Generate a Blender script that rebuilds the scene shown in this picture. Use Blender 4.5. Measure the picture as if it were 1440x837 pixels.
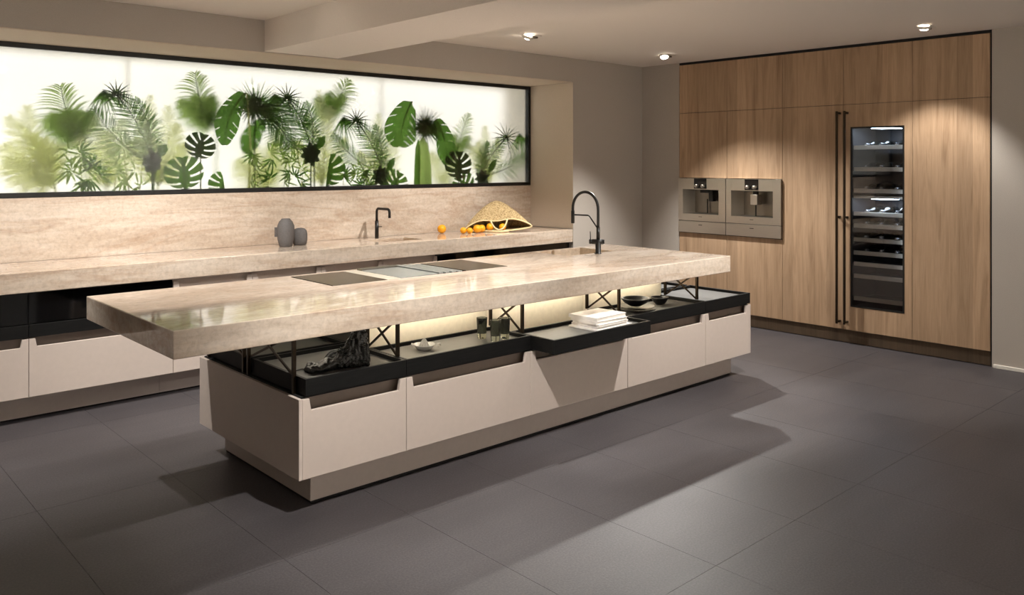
import bpy, math, random
from mathutils import Vector, noise, Matrix

sc = bpy.context.scene
for o in list(bpy.data.objects):
    bpy.data.objects.remove(o)
C = sc.collection
R = math.radians

# ------------------------------------------------------------------ camera
FPX, HORIZ, YAW, EYE = 1162.4, 229.5, R(42.47), 1.6
cam_d = bpy.data.cameras.new('camera')
cam = bpy.data.objects.new('camera', cam_d)
C.objects.link(cam)
cam.location = (0, 0, EYE)
cam.rotation_euler = (R(90), 0, -YAW)
cam_d.sensor_width = 36
cam_d.lens = FPX * 36 / 1440
cam_d.shift_y = -(418.5 - HORIZ) / 1440
cam_d.clip_start = 0.05
sc.camera = cam

# ------------------------------------------------------------------ world, exposure
w = bpy.data.worlds.new('world')
sc.world = w
w.use_nodes = True
w.node_tree.nodes['Background'].inputs[0].default_value = (1, .9, .8, 1)
w.node_tree.nodes['Background'].inputs[1].default_value = 0.02
sc.view_settings.view_transform = 'Standard'
sc.view_settings.look = 'None'
sc.view_settings.gamma = 1
sc.view_settings.use_curve_mapping = False
sc.view_settings.exposure = 0.27
sc.cycles.diffuse_bounces = 7

WARM = (1.0, .965, .915)
ZC = 2.65
# ceiling spots: (x, y, aim point, watts, cone degrees, blend, label)
SPOTS = [
    (6.48, 4.90, (5.70, 4.05, 0), 290, 112, .55, 'glaring recessed ceiling spotlight in front of the wall corner'),
    (4.66, 4.90, (4.66, 5.8, .9), 165, 84, .7, 'oval recessed ceiling spotlight facing the basket bag counter'),
    (6.58, 2.53, (6.95, 2.76, 0.3), 74, 84, .5, 'oval recessed ceiling spotlight above the wine cooler side of the oak wall'),
    (4.86, 2.28, (4.6, 3.35, .5), 290, 66, .7, 'recessed ceiling spotlight before the middle of the island'),
    (2.00, 2.20, (2.5, 3.30, .4), 255, 70, .8, 'recessed ceiling spotlight before the cloth bag end of the island'),
    (0.60, 4.80, (1.2, 5.70, .8), 210, 100, .7, 'recessed ceiling spotlight facing the bare end of the wall counter'),
    (2.35, 4.58, (2.6, 5.75, .9), 160, 80, .7, 'recessed ceiling spotlight facing the grey vases'),
    (3.62, 3.72, (3.0, 3.9, .9), 180, 96, .8, 'added unseen ceiling spot brightening the island slab by the cooktop'),  # unseen lamp added to brighten the top of the slab
    (0.20, -1.75, (0.2, -2.8, 1.3), 400, 95, .7, 'added unseen fill lamp behind the viewpoint at the dark end'),  # this and the next two: unseen fill added to lift general room brightness
    (2.60, -1.75, (2.6, -2.8, 1.3), 400, 95, .7, 'added unseen fill lamp behind the viewpoint in the middle'),
    (5.00, -1.75, (5.0, -2.8, 1.3), 400, 95, .7, 'added unseen fill lamp behind the viewpoint at the oak side'),
]
PANEL_EMIT = 0.74
LED_EMIT = 24.0

# ------------------------------------------------------------------ node helpers
def new_mat(name):
    m = bpy.data.materials.new(name)
    m.use_nodes = True
    nt = m.node_tree
    b = nt.nodes['Principled BSDF']
    return m, nt, b

def N(nt, t, **kw):
    n = nt.nodes.new(t)
    for k, v in kw.items():
        setattr(n, k, v)
    return n

def L(nt, a, b):
    nt.links.new(a, b)

def srgb(r, g, b):
    f = lambda c: (c / 255 / 12.92) if c / 255 <= .04045 else ((c / 255 + .055) / 1.055) ** 2.4
    return (f(r), f(g), f(b), 1)

def ramp(nt, fac, stops):
    n = N(nt, 'ShaderNodeValToRGB')
    e = n.color_ramp.elements
    while len(e) < len(stops):
        e.new(.5)
    for i, (p, c) in enumerate(stops):
        e[i].position = p
        e[i].color = c
    L(nt, fac, n.inputs[0])
    return n

def pos(nt, scale=(1, 1, 1), rot=(0, 0, 0)):
    g = N(nt, 'ShaderNodeNewGeometry')
    m = N(nt, 'ShaderNodeMapping')
    m.inputs['Scale'].default_value = scale
    m.inputs['Rotation'].default_value = rot
    L(nt, g.outputs['Position'], m.inputs['Vector'])
    return m.outputs[0]

def noise_n(nt, vec, scale, detail=4, rough=.55, dist=0):
    n = N(nt, 'ShaderNodeTexNoise')
    n.inputs['Scale'].default_value = scale
    n.inputs['Detail'].default_value = detail
    n.inputs['Roughness'].default_value = rough
    n.inputs['Distortion'].default_value = dist
    L(nt, vec, n.inputs['Vector'])
    return n

def bump(nt, b, h, strength=.1, dist=.002):
    n = N(nt, 'ShaderNodeBump')
    n.inputs['Strength'].default_value = strength
    n.inputs['Distance'].default_value = dist
    L(nt, h, n.inputs['Height'])
    L(nt, n.outputs[0], b.inputs['Normal'])

def mixc(nt, fac, a, b, mode='MIX'):
    n = N(nt, 'ShaderNodeMix', data_type='RGBA', blend_type=mode)
    for s, v in ((n.inputs[0], fac), (n.inputs[6], a), (n.inputs[7], b)):
        if hasattr(v, 'is_output'):
            L(nt, v, s)
        else:
            s.default_value = v
    return n.outputs[2]

def plain(name, col, rough=.5, metal=0, spec=.5, bscale=0, bstr=.05, vary=0, coat=0):
    m, nt, b = new_mat(name)
    b.inputs['Roughness'].default_value = rough
    b.inputs['Metallic'].default_value = metal
    b.inputs['Specular IOR Level'].default_value = spec
    b.inputs['Coat Weight'].default_value = coat
    p = pos(nt)
    nn = noise_n(nt, p, bscale or 30, 3)
    v = vary or .04
    lo = tuple(c * (1 - v) for c in col[:3]) + (1,)
    hi = tuple(min(1, c * (1 + v)) for c in col[:3]) + (1,)
    r = ramp(nt, nn.outputs[0], [(.35, lo), (.65, hi)])
    L(nt, r.outputs[0], b.inputs['Base Color'])
    if bscale:
        bump(nt, b, nn.outputs[0], bstr)
    return m

M = {}

# ------------------------------------------------------------------ materials
def stone_mat():
    m, nt, b = new_mat('beige_quartzite')
    p = pos(nt, (.42, 1.2, 2.4), (0, R(7), R(10)))
    n1 = noise_n(nt, p, 1.6, 8, .62, .5)
    n2 = noise_n(nt, p, 5.0, 8, .68, .35)
    n3 = noise_n(nt, pos(nt), 34, 7, .7, .3)
    base = ramp(nt, n1.outputs[0], [(.30, srgb(190, 171, 152)), (.46, srgb(206, 190, 173)), (.60, srgb(198, 180, 162)), (.74, srgb(212, 198, 182))])
    fine = ramp(nt, n2.outputs[0], [(.36, srgb(172, 153, 134)), (.52, srgb(200, 186, 170)), (.66, srgb(219, 209, 197))])
    c = mixc(nt, .5, base.outputs[0], fine.outputs[0])
    # rusty veins: thin band of a warped noise
    v = noise_n(nt, p, 1.1, 7, .6, .9)
    s = N(nt, 'ShaderNodeMath', operation='SUBTRACT'); L(nt, v.outputs[0], s.inputs[0]); s.inputs[1].default_value = .5
    a = N(nt, 'ShaderNodeMath', operation='ABSOLUTE'); L(nt, s.outputs[0], a.inputs[0])
    vr = ramp(nt, a.outputs[0], [(0, (.34, .34, .34, 1)), (.012, (.2, .2, .2, 1)), (.05, (0, 0, 0, 1))])
    c = mixc(nt, vr.outputs[0], c, srgb(158, 122, 92))
    gr = ramp(nt, n3.outputs[0], [(.32, (.80, .79, .78, 1)), (.5, (.96, .95, .95, 1)), (.68, (1.07, 1.07, 1.06, 1))])
    c = mixc(nt, 1, c, gr.outputs[0], 'MULTIPLY')
    L(nt, c, b.inputs['Base Color'])
    b.inputs['Roughness'].default_value = .055
    b.inputs['Specular IOR Level'].default_value = .5
    return m

def oak_mat(name, tone=1.0):
    m, nt, b = new_mat(name)
    g = N(nt, 'ShaderNodeNewGeometry')
    sx = N(nt, 'ShaderNodeSeparateXYZ'); L(nt, g.outputs['Position'], sx.inputs[0])
    # staves along Y
    d = N(nt, 'ShaderNodeMath', operation='DIVIDE'); L(nt, sx.outputs[1], d.inputs[0]); d.inputs[1].default_value = .119
    fl = N(nt, 'ShaderNodeMath', operation='FLOOR'); L(nt, d.outputs[0], fl.inputs[0])
    wn = N(nt, 'ShaderNodeTexWhiteNoise', noise_dimensions='1D'); L(nt, fl.outputs[0], wn.inputs['W'])
    cx = N(nt, 'ShaderNodeCombineXYZ')
    off = N(nt, 'ShaderNodeMath', operation='MULTIPLY'); L(nt, wn.outputs[0], off.inputs[0]); off.inputs[1].default_value = 13.0
    zo = N(nt, 'ShaderNodeMath', operation='ADD'); L(nt, sx.outputs[2], zo.inputs[0]); L(nt, off.outputs[0], zo.inputs[1])
    L(nt, sx.outputs[0], cx.inputs[0]); L(nt, sx.outputs[1], cx.inputs[1]); L(nt, zo.outputs[0], cx.inputs[2])
    mp = N(nt, 'ShaderNodeMapping'); mp.inputs['Scale'].default_value = (14, 14, .9); L(nt, cx.outputs[0], mp.inputs[0])
    n1 = noise_n(nt, mp.outputs[0], 1.2, 6, .6, .9)
    mp2 = N(nt, 'ShaderNodeMapping'); mp2.inputs['Scale'].default_value = (140, 140, 3.0); L(nt, cx.outputs[0], mp2.inputs[0])
    n2 = noise_n(nt, mp2.outputs[0], 1.5, 3, .6)
    T = lambda r_, g_, b_: tuple(c * tone for c in srgb(r_, g_, b_)[:3]) + (1,)
    c1 = ramp(nt, n1.outputs[0], [(.28, T(138, 113, 89)), (.45, T(156, 130, 104)), (.58, T(165, 139, 113)), (.75, T(150, 123, 97))])
    c2 = ramp(nt, n2.outputs[0], [(.35, (.89, .88, .87, 1)), (.62, (1.04, 1.04, 1.04, 1))])
    c = mixc(nt, 1, c1.outputs[0], c2.outputs[0], 'MULTIPLY')
    st = ramp(nt, wn.outputs[0], [(0, (.84, .83, .82, 1)), (1, (1.1, 1.1, 1.1, 1))])
    c = mixc(nt, 1, c, st.outputs[0], 'MULTIPLY')
    # cathedral knots
    kp = N(nt, 'ShaderNodeMapping'); kp.inputs['Scale'].default_value = (5, 5, 1.1); L(nt, cx.outputs[0], kp.inputs[0])
    k = noise_n(nt, kp.outputs[0], 1.3, 2, .5, .4)
    kr = ramp(nt, k.outputs[0], [(.25, (.78, .76, .74, 1)), (.36, (1, 1, 1, 1))])
    c = mixc(nt, 1, c, kr.outputs[0], 'MULTIPLY')
    L(nt, c, b.inputs['Base Color'])
    b.inputs['Roughness'].default_value = .55
    b.inputs['Specular IOR Level'].default_value = .3
    bump(nt, b, n2.outputs[0], .12, .001)
    return m

def floor_mat():
    m, nt, b = new_mat('anthracite_tile')
    p = pos(nt)
    n1 = noise_n(nt, p, 1.1, 5, .6, .4)
    n2 = noise_n(nt, p, 110, 2, .6)
    p3 = pos(nt, (.6, 4, 1))
    n3 = noise_n(nt, p3, 1.3, 4, .6, .6)
    c = ramp(nt, n1.outputs[0], [(.3, srgb(66, 62, 64)), (.7, srgb(77, 73, 75))])
    s = ramp(nt, n3.outputs[0], [(.35, (.92, .92, .92, 1)), (.7, (1.08, 1.08, 1.08, 1))])
    cc = mixc(nt, 1, c.outputs[0], s.outputs[0], 'MULTIPLY')
    f = ramp(nt, n2.outputs[0], [(.38, (.80, .80, .80, 1)), (.7, (1.24, 1.23, 1.22, 1))])
    cc = mixc(nt, 1, cc, f.outputs[0], 'MULTIPLY')
    L(nt, cc, b.inputs['Base Color'])
    rr = N(nt, 'ShaderNodeMapRange')
    rr.inputs[3].default_value = .42; rr.inputs[4].default_value = .60
    L(nt, n1.outputs[0], rr.inputs[0]); L(nt, rr.outputs[0], b.inputs['Roughness'])
    b.inputs['Specular IOR Level'].default_value = .4
    bump(nt, b, n2.outputs[0], .25, .0015)
    return m

def black_oak():
    m, nt, b = new_mat('black_stained_oak')
    p = pos(nt, (4, 30, 60))
    n = noise_n(nt, p, 2.0, 5, .6, .5)
    c = ramp(nt, n.outputs[0], [(.35, srgb(7, 7, 7)), (.7, srgb(20, 19, 18))])
    L(nt, c.outputs[0], b.inputs['Base Color'])
    b.inputs['Roughness'].default_value = .6
    b.inputs['Specular IOR Level'].default_value = .25
    bump(nt, b, n.outputs[0], .25, .001)
    return m

def steel(name, col, rough):
    m, nt, b = new_mat(name)
    p = pos(nt, (3, 3, 220))
    n = noise_n(nt, p, 3, 2)
    c = ramp(nt, n.outputs[0], [(.3, tuple(x * .92 for x in col[:3]) + (1,)), (.7, col)])
    L(nt, c.outputs[0], b.inputs['Base Color'])
    b.inputs['Metallic'].default_value = 1
    b.inputs['Roughness'].default_value = rough
    return m

def emit(name, col, s):
    m, nt, b = new_mat(name)
    b.inputs['Base Color'].default_value = (.8, .8, .8, 1)
    b.inputs['Emission Color'].default_value = col
    b.inputs['Emission Strength'].default_value = s
    return m

def glass(name, col, rough=0, ior=1.45, thin=False):
    m, nt, b = new_mat(name)
    b.inputs['Base Color'].default_value = col
    b.inputs['Transmission Weight'].default_value = 1
    b.inputs['Roughness'].default_value = rough
    b.inputs['IOR'].default_value = ior
    return m

def thin_glass(name, tint, refl=.06):
    m = bpy.data.materials.new(name); m.use_nodes = True
    nt = m.node_tree; nt.nodes.clear()
    o = N(nt, 'ShaderNodeOutputMaterial')
    t = N(nt, 'ShaderNodeBsdfTransparent'); t.inputs[0].default_value = tint
    g = N(nt, 'ShaderNodeBsdfGlossy'); g.inputs['Roughness'].default_value = .02
    g.inputs[0].default_value = (1, 1, 1, 1)
    mx = N(nt, 'ShaderNodeMixShader')
    fr = N(nt, 'ShaderNodeFresnel'); fr.inputs[0].default_value = 1.45
    L(nt, fr.outputs[0], mx.inputs[0]); L(nt, t.outputs[0], mx.inputs[1]); L(nt, g.outputs[0], mx.inputs[2])
    L(nt, mx.outputs[0], o.inputs[0])
    return m

def frosted():
    m = bpy.data.materials.new('frosted_glass'); m.use_nodes = True
    nt = m.node_tree; nt.nodes.clear()
    o = N(nt, 'ShaderNodeOutputMaterial')
    t = N(nt, 'ShaderNodeBsdfRefraction'); t.inputs['Color'].default_value = (.99, .99, .97, 1)
    t.inputs['Roughness'].default_value = .42; t.inputs['IOR'].default_value = 1.33
    g = N(nt, 'ShaderNodeBsdfGlossy'); g.inputs['Roughness'].default_value = .04
    mx = N(nt, 'ShaderNodeMixShader'); mx.inputs[0].default_value = .03
    L(nt, t.outputs[0], mx.inputs[1]); L(nt, g.outputs[0], mx.inputs[2]); L(nt, mx.outputs[0], o.inputs[0])
    return m

def leaf_mat(name, col, trans):
    m = bpy.data.materials.new(name); m.use_nodes = True
    nt = m.node_tree; nt.nodes.clear()
    o = N(nt, 'ShaderNodeOutputMaterial')
    d = N(nt, 'ShaderNodeBsdfDiffuse'); t = N(nt, 'ShaderNodeBsdfTranslucent')
    p = pos(nt); nn = noise_n(nt, p, 18, 3)
    lo = tuple(c * .8 for c in col[:3]) + (1,)
    r = ramp(nt, nn.outputs[0], [(.3, lo), (.7, col)])
    L(nt, r.outputs[0], d.inputs[0])
    tc = mixc(nt, 1, r.outputs[0], trans, 'MULTIPLY')
    L(nt, tc, t.inputs[0])
    mx = N(nt, 'ShaderNodeMixShader'); mx.inputs[0].default_value = .75
    L(nt, d.outputs[0], mx.inputs[1]); L(nt, t.outputs[0], mx.inputs[2]); L(nt, mx.outputs[0], o.inputs[0])
    return m

def straw():
    m, nt, b = new_mat('woven_straw')
    tc = N(nt, 'ShaderNodeTexCoord')
    wv = N(nt, 'ShaderNodeTexVoronoi'); wv.inputs['Scale'].default_value = 85
    mp = N(nt, 'ShaderNodeMapping'); mp.inputs['Scale'].default_value = (1, .6, 1.6); L(nt, tc.outputs['Object'], mp.inputs[0])
    L(nt, mp.outputs[0], wv.inputs['Vector'])
    c = ramp(nt, wv.outputs['Distance'], [(0, srgb(214, 192, 150)), (.55, srgb(184, 158, 114)), (1, srgb(120, 96, 62))])
    n = noise_n(nt, tc.outputs['Object'], 40, 3)
    k = ramp(nt, n.outputs[0], [(.35, (.85, .83, .78, 1)), (.7, (1.1, 1.1, 1.08, 1))])
    cc = mixc(nt, 1, c.outputs[0], k.outputs[0], 'MULTIPLY')
    L(nt, cc, b.inputs['Base Color'])
    b.inputs['Roughness'].default_value = .8
    bump(nt, b, wv.outputs['Distance'], .7, -.006)
    return m

M['stone'] = stone_mat()
M['oak'] = oak_mat('light_oak', 1.30)
M['oak_dark'] = oak_mat('dark_oak_plinth', .25)
M['tile'] = floor_mat()
M['grout'] = plain('dark_grout', srgb(48, 45, 45), .8)
M['wall'] = plain('beige_wall_paint', srgb(180, 172, 163), .85, spec=.2, bscale=220, bstr=.04)
M['ceil'] = plain('pale_ceiling_paint', srgb(238, 231, 224), .9, spec=.1, bscale=300, bstr=.05)
M['niche'] = plain('painted_light_niche', srgb(214, 200, 182), .85, spec=.2, bscale=220, bstr=.03)  # wall tone lightened: the light falling into the niche is put into the colour
M['taupe'] = plain('taupe_lacquer', srgb(196, 182, 172), .42, spec=.4, vary=.015)
M['plinth'] = plain('taupe_plinth', srgb(180, 168, 160), .4, spec=.4, vary=.02)
M['recess'] = plain('painted_shade_taupe', srgb(128, 114, 104), .5)  # taupe darkened so the shade in the drawer notches is part of the colour
M['black_oak'] = black_oak()
M['black'] = plain('matt_black_metal', srgb(20, 19, 18), .38, spec=.45)
M['gap'] = plain('black_recess', srgb(12, 11, 10), .8)
M['black_glass'] = plain('black_gloss_glass', srgb(7, 7, 8), .06, spec=.5)
M['lino'] = plain('grey_linoleum', srgb(94, 93, 90), .5, vary=.05)
M['cream'] = plain('cream_panel', srgb(238, 228, 206), .6)
M['white'] = plain('white_satin', srgb(232, 228, 220), .5)
M['steel'] = steel('brushed_steel', srgb(205, 198, 188), .34)
M['steel_dark'] = steel('dark_steel', srgb(142, 136, 128), .34)
M['bronze'] = steel('bronze_metal', srgb(70, 60, 50), .35)
M['satin'] = plain('satin_steel', srgb(168, 170, 168), .28, metal=.5)
M['hob'] = plain('dark_cooktop_glass', srgb(58, 47, 38), .2, spec=.3)
M['led'] = emit('warm_led', (1, .90, .73, 1), LED_EMIT)
M['lens'] = emit('lamp_lens', (1, .88, .72, 1), 30)
M['backlight'] = emit('luminous_backing', (1.0, .975, .945, 1), PANEL_EMIT)
M['frosted'] = frosted()
M['leaf_dark'] = leaf_mat('dark_leaf', srgb(96, 132, 62), (.85, 1, .6, 1))
M['leaf_mid'] = leaf_mat('green_leaf', srgb(158, 186, 108), (1, 1, .92, 1))
M['leaf_banana'] = leaf_mat('banana_leaf_green', srgb(100, 138, 66), (.85, 1, .7, 1))
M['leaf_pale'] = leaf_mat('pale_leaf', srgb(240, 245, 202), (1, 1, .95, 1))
M['leaf_black'] = leaf_mat('darkest_leaf', srgb(62, 78, 48), (.6, .7, .45, 1))  # darkest of the leaf greens
M['ceramic'] = plain('grey_ceramic', srgb(94, 90, 89), .7, bscale=90, bstr=.15, vary=.08)
M['dark_ceramic'] = plain('black_stoneware', srgb(22, 21, 21), .35)
M['orange'] = plain('orange_peel', srgb(246, 168, 18), .45, bscale=260, bstr=.3, vary=.08)
M['straw'] = straw()
M['rope'] = plain('pale_rope', srgb(226, 206, 160), .8, bscale=400, bstr=.4)
M['smoke'] = glass('smoked_glass', srgb(166, 170, 160), 0, 1.45)
M['clear'] = glass('clear_pressed_glass', (1, 1, .98, 1), .12, 1.4)
M['clear'].node_tree.nodes['Principled BSDF'].inputs['Transmission Weight'].default_value = .6
M['thin'] = thin_glass('cooler_glass', (.93, .94, .96, 1))
M['cloth'] = plain('black_net_cloth', srgb(44, 42, 39), .3, spec=.8, bscale=190, bstr=1.0, vary=.7)
M['bead'] = plain('black_glass_bead', srgb(28, 27, 25), .12, spec=.8)
M['paper'] = plain('paper_pages', srgb(214, 208, 200), .7, bscale=0)
M['cover'] = plain('white_book_cover', srgb(238, 234, 230), .4)
M['cover_grey'] = plain('pale_grey_book_cover', srgb(205, 200, 198), .45)
M['bottle'] = plain('dark_wine_bottle', srgb(14, 16, 14), .08, spec=.6)
M['capsule'] = plain('silver_bottle_capsule', srgb(190, 188, 190), .25, metal=.8)
M['shelf'] = plain('pale_shelf_trim', srgb(190, 180, 164), .45)
M['liner'] = plain('dark_cooler_lining', srgb(52, 50, 52), .5)
M['bluelight'] = emit('cool_led', (.66, .82, 1, 1), 20)

# ------------------------------------------------------------------ mesh helpers
class MB:
    def __init__(s):
        s.v = []; s.f = []; s.sm = []
    def add(s, vs, fs, smooth=False):
        k = len(s.v)
        s.v += [tuple(p) for p in vs]
        for f in fs:
            s.f.append(tuple(i + k for i in f)); s.sm.append(smooth)
        return s
    def box(s, x0, x1, y0, y1, z0, z1):
        vs = [(x, y, z) for x in (x0, x1) for y in (y0, y1) for z in (z0, z1)]
        return s.add(vs, [(0, 1, 3, 2), (4, 6, 7, 5), (0, 4, 5, 1), (2, 3, 7, 6), (0, 2, 6, 4), (1, 5, 7, 3)])
    def prism(s, pts, axis, a, b):
        """polygon pts (u,v) extruded along axis from a to b"""
        def P(u, v, t):
            return {'x': (t, u, v), 'y': (u, t, v), 'z': (u, v, t)}[axis]
        n = len(pts)
        vs = [P(u, v, a) for u, v in pts] + [P(u, v, b) for u, v in pts]
        return s.add(vs, [tuple(range(n))[::-1], tuple(range(n, 2 * n))] + [(i, (i + 1) % n, n + (i + 1) % n, n + i) for i in range(n)])
    def tube(s, path, r, seg=12, cap=True):
        path = [Vector(p) for p in path]
        rs = r if isinstance(r, (list, tuple)) else [r] * len(path)
        vs = []; up = None
        for i, p in enumerate(path):
            t = (path[min(i + 1, len(path) - 1)] - path[max(i - 1, 0)]).normalized()
            if up is None:
                up = Vector((0, 0, 1)) if abs(t.z) < .9 else Vector((1, 0, 0))
            u = (up - t * up.dot(t)).normalized(); up = u
            q = t.cross(u)
            for k in range(seg):
                a = 2 * math.pi * k / seg
                vs.append(p + (u * math.cos(a) + q * math.sin(a)) * rs[i])
        fs = []
        for i in range(len(path) - 1):
            for k in range(seg):
                a, b = i * seg + k, i * seg + (k + 1) % seg
                fs.append((a, b, b + seg, a + seg))
        s.add(vs, fs, True)
        if cap:
            n = len(s.v) - len(vs)
            s.f.append(tuple(n + k for k in range(seg))[::-1]); s.sm.append(False)
            s.f.append(tuple(n + (len(path) - 1) * seg + k for k in range(seg))); s.sm.append(False)
        return s
    def bar(s, a, b, w, h=None):
        """square bar between two points"""
        a, b = Vector(a), Vector(b); h = h or w
        t = (b - a).normalized()
        up = Vector((0, 0, 1)) if abs(t.z) < .95 else Vector((0, 1, 0))
        u = t.cross(up).normalized(); q = u.cross(t)
        vs = []
        for p in (a, b):
            for i, j in ((-1, -1), (1, -1), (1, 1), (-1, 1)):
                vs.append(p + u * (i * w / 2) + q * (j * h / 2))
        return s.add(vs, [(0, 1, 2, 3), (7, 6, 5, 4), (0, 4, 5, 1), (1, 5, 6, 2), (2, 6, 7, 3), (3, 7, 4, 0)])
    def lathe(s, prof, c, seg=32, axis='z'):
        vs = []
        for r, z in prof:
            for k in range(seg):
                a = 2 * math.pi * k / seg
                x, y = r * math.cos(a), r * math.sin(a)
                vs.append((c[0] + x, c[1] + y, c[2] + z) if axis == 'z' else (c[0] + z, c[1] + x, c[2] + y))
        fs = []
        for i in range(len(prof) - 1):
            for k in range(seg):
                a, b = i * seg + k, i * seg + (k + 1) % seg
                fs.append((a, b, b + seg, a + seg))
        return s.add(vs, fs, True)
    def ball(s, c, r, seg=20, rings=12, sq=1):
        prof = [(max(1e-4, r * math.sin(math.pi * i / rings)), -r * sq * math.cos(math.pi * i / rings)) for i in range(rings + 1)]
        return s.lathe(prof, c, seg)

ROOT = {}
def tag(o, label, cat, group=None):
    o['label'] = label; o['category'] = cat
    if group:
        o['group'] = group
    return o

def empty(name, loc, label=None, cat=None, group=None):
    o = bpy.data.objects.new(name, None)
    o.empty_display_size = .1
    C.objects.link(o); o.location = loc
    ROOT[o] = Vector(loc)
    if label:
        tag(o, label, cat, group)
    return o

def build(name, mb, mat, parent=None, bevel=0, seg=2, origin=None):
    me = bpy.data.meshes.new(name)
    base = ROOT[parent] if parent is not None else Vector(origin or (0, 0, 0))
    me.from_pydata([(Vector(v) - base)[:] for v in mb.v], [], mb.f)
    me.polygons.foreach_set('use_smooth', mb.sm)
    me.update()
    import bmesh
    bm = bmesh.new(); bm.from_mesh(me)
    bmesh.ops.recalc_face_normals(bm, faces=bm.faces)
    bm.to_mesh(me); bm.free()
    o = bpy.data.objects.new(name, me)
    C.objects.link(o)
    me.materials.append(M[mat] if isinstance(mat, str) else mat)
    if parent is not None:
        o.parent = parent
    else:
        o.location = base
    ROOT[o] = base
    if bevel:
        b = o.modifiers.new('bevel', 'BEVEL')
        b.width = bevel; b.segments = seg; b.limit_method = 'ANGLE'; b.angle_limit = R(40)
    return o

def box(name, dims, mat, parent=None, bevel=0, origin=None):
    return build(name, MB().box(*dims), mat, parent, bevel, origin=origin)

def struct(name, mb, mat, parent=None, bevel=0):
    o = build(name, mb, mat, parent, bevel)
    if parent is None:
        o['kind'] = 'structure'
    return o

def add_light(name, kind, loc, energy, col, parent=None, **kw):
    l = bpy.data.lights.new(name, kind); l.energy = energy; l.color = col
    for k, v in kw.items():
        setattr(l, k, v)
    o = bpy.data.objects.new(name, l); C.objects.link(o)
    if parent is not None:
        o.parent = parent; o.location = Vector(loc) - ROOT[parent]
    else:
        o.location = loc
    return o

# ================================================================== SETTING
XW = 7.157      # oak wall plane
YW = 5.71       # front plane of the back wall
YN = 6.345      # plane of the luminous panel and stone splashback
XJ = 6.06       # right jamb of the niche
XL, YB = -2.4, -2.8   # room limits out of view
NL = -0.70      # left jamb of the niche

# floor slab with tiles
floor = struct('floor', MB().box(XL, 7.9, YB, 6.9, -.12, -.004), 'grout')
tile_x = [2.815 + .62 * k for k in range(-9, 9)]
tile_y = [1.875 + 1.2 * k for k in range(-4, 5)]
tile_meshes = {}
g = .0016
xs = sorted([t for t in tile_x if XL < t < 7.75] + [XL, 7.78])
ys = sorted([t for t in tile_y if YB < t < 6.5] + [YB, 6.5])
for i in range(len(xs) - 1):
    for j in range(len(ys) - 1):
        key = (round(xs[i + 1] - xs[i], 3), round(ys[j + 1] - ys[j], 3))
        if key not in tile_meshes:
            o = build('tile', MB().box(g / 2, key[0] - g / 2, g / 2, key[1] - g / 2, -.012, 0), 'tile', floor)
            tile_meshes[key] = o.data
        else:
            o = bpy.data.objects.new('tile', tile_meshes[key]); C.objects.link(o); o.parent = floor
        o.location = (xs[i], ys[j], 0)

# walls
struct('wall_back', MB().box(XJ, 7.9, YW, 6.9, 0, ZC + .1), 'wall')
struct('wall_back_upper', MB().box(NL, XJ, YW, 6.9, 2.416, ZC + .1), 'wall')
struct('wall_back_left', MB().box(XL, NL, YW, 6.9, 0, ZC + .1), 'wall')
struct('wall_niche', MB().box(NL, XJ, 6.80, 6.95, 0, 2.416), 'niche')
struct('wall_niche_support', MB().box(NL, XJ, YN + .02, 6.80, 0, 1.372), 'niche')
struct('trim_lit_underside', MB().box(NL, XJ - .012, YW + .002, 6.34, 2.4108, 2.4155), 'niche')  # thin lining added so the niche underside reads as lit
struct('trim_lit_jamb', MB().box(XJ - .0028, XJ - .0004, YW + .002, 6.34, .94, 2.4105), 'niche')  # thin lining added so the jamb reads as lit
struct('wall_right_corner', MB().box(XW, 7.9, 5.219, YW, 0, ZC + .1), 'wall')
struct('wall_right', MB().box(XW - .012, 7.9, YB, 2.238, 0, ZC + .1), 'wall')
struct('wall_right_recess', MB().box(7.80, 7.9, 2.238, 5.219, 0, ZC + .1), 'gap')
struct('wall_left', MB().box(XL - .1, XL, YB, 6.9, 0, ZC + .1), 'wall')
struct('wall_front', MB().box(XL, 7.9, YB - .1, YB, 0, ZC + .1), 'white')
struct('ceiling', MB().box(XL, 7.9, YB, 6.9, ZC, ZC + .12), 'ceil')
struct('ceiling_beam', MB().box(2.761, 3.373, YB, YW, 2.422, ZC), 'ceil')
struct('baseboard_right', MB().box(XW - .026, XW - .012, YB, 2.225, 0, .028), 'white', bevel=.003)
struct('trim_1', MB().box(XW + .004, XW + .03, 2.238, 5.219, 2.628, ZC), 'gap')
struct('trim_2', MB().box(XW + .004, XW + .03, 2.2385, 2.252, 0, 2.628), 'gap')

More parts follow.
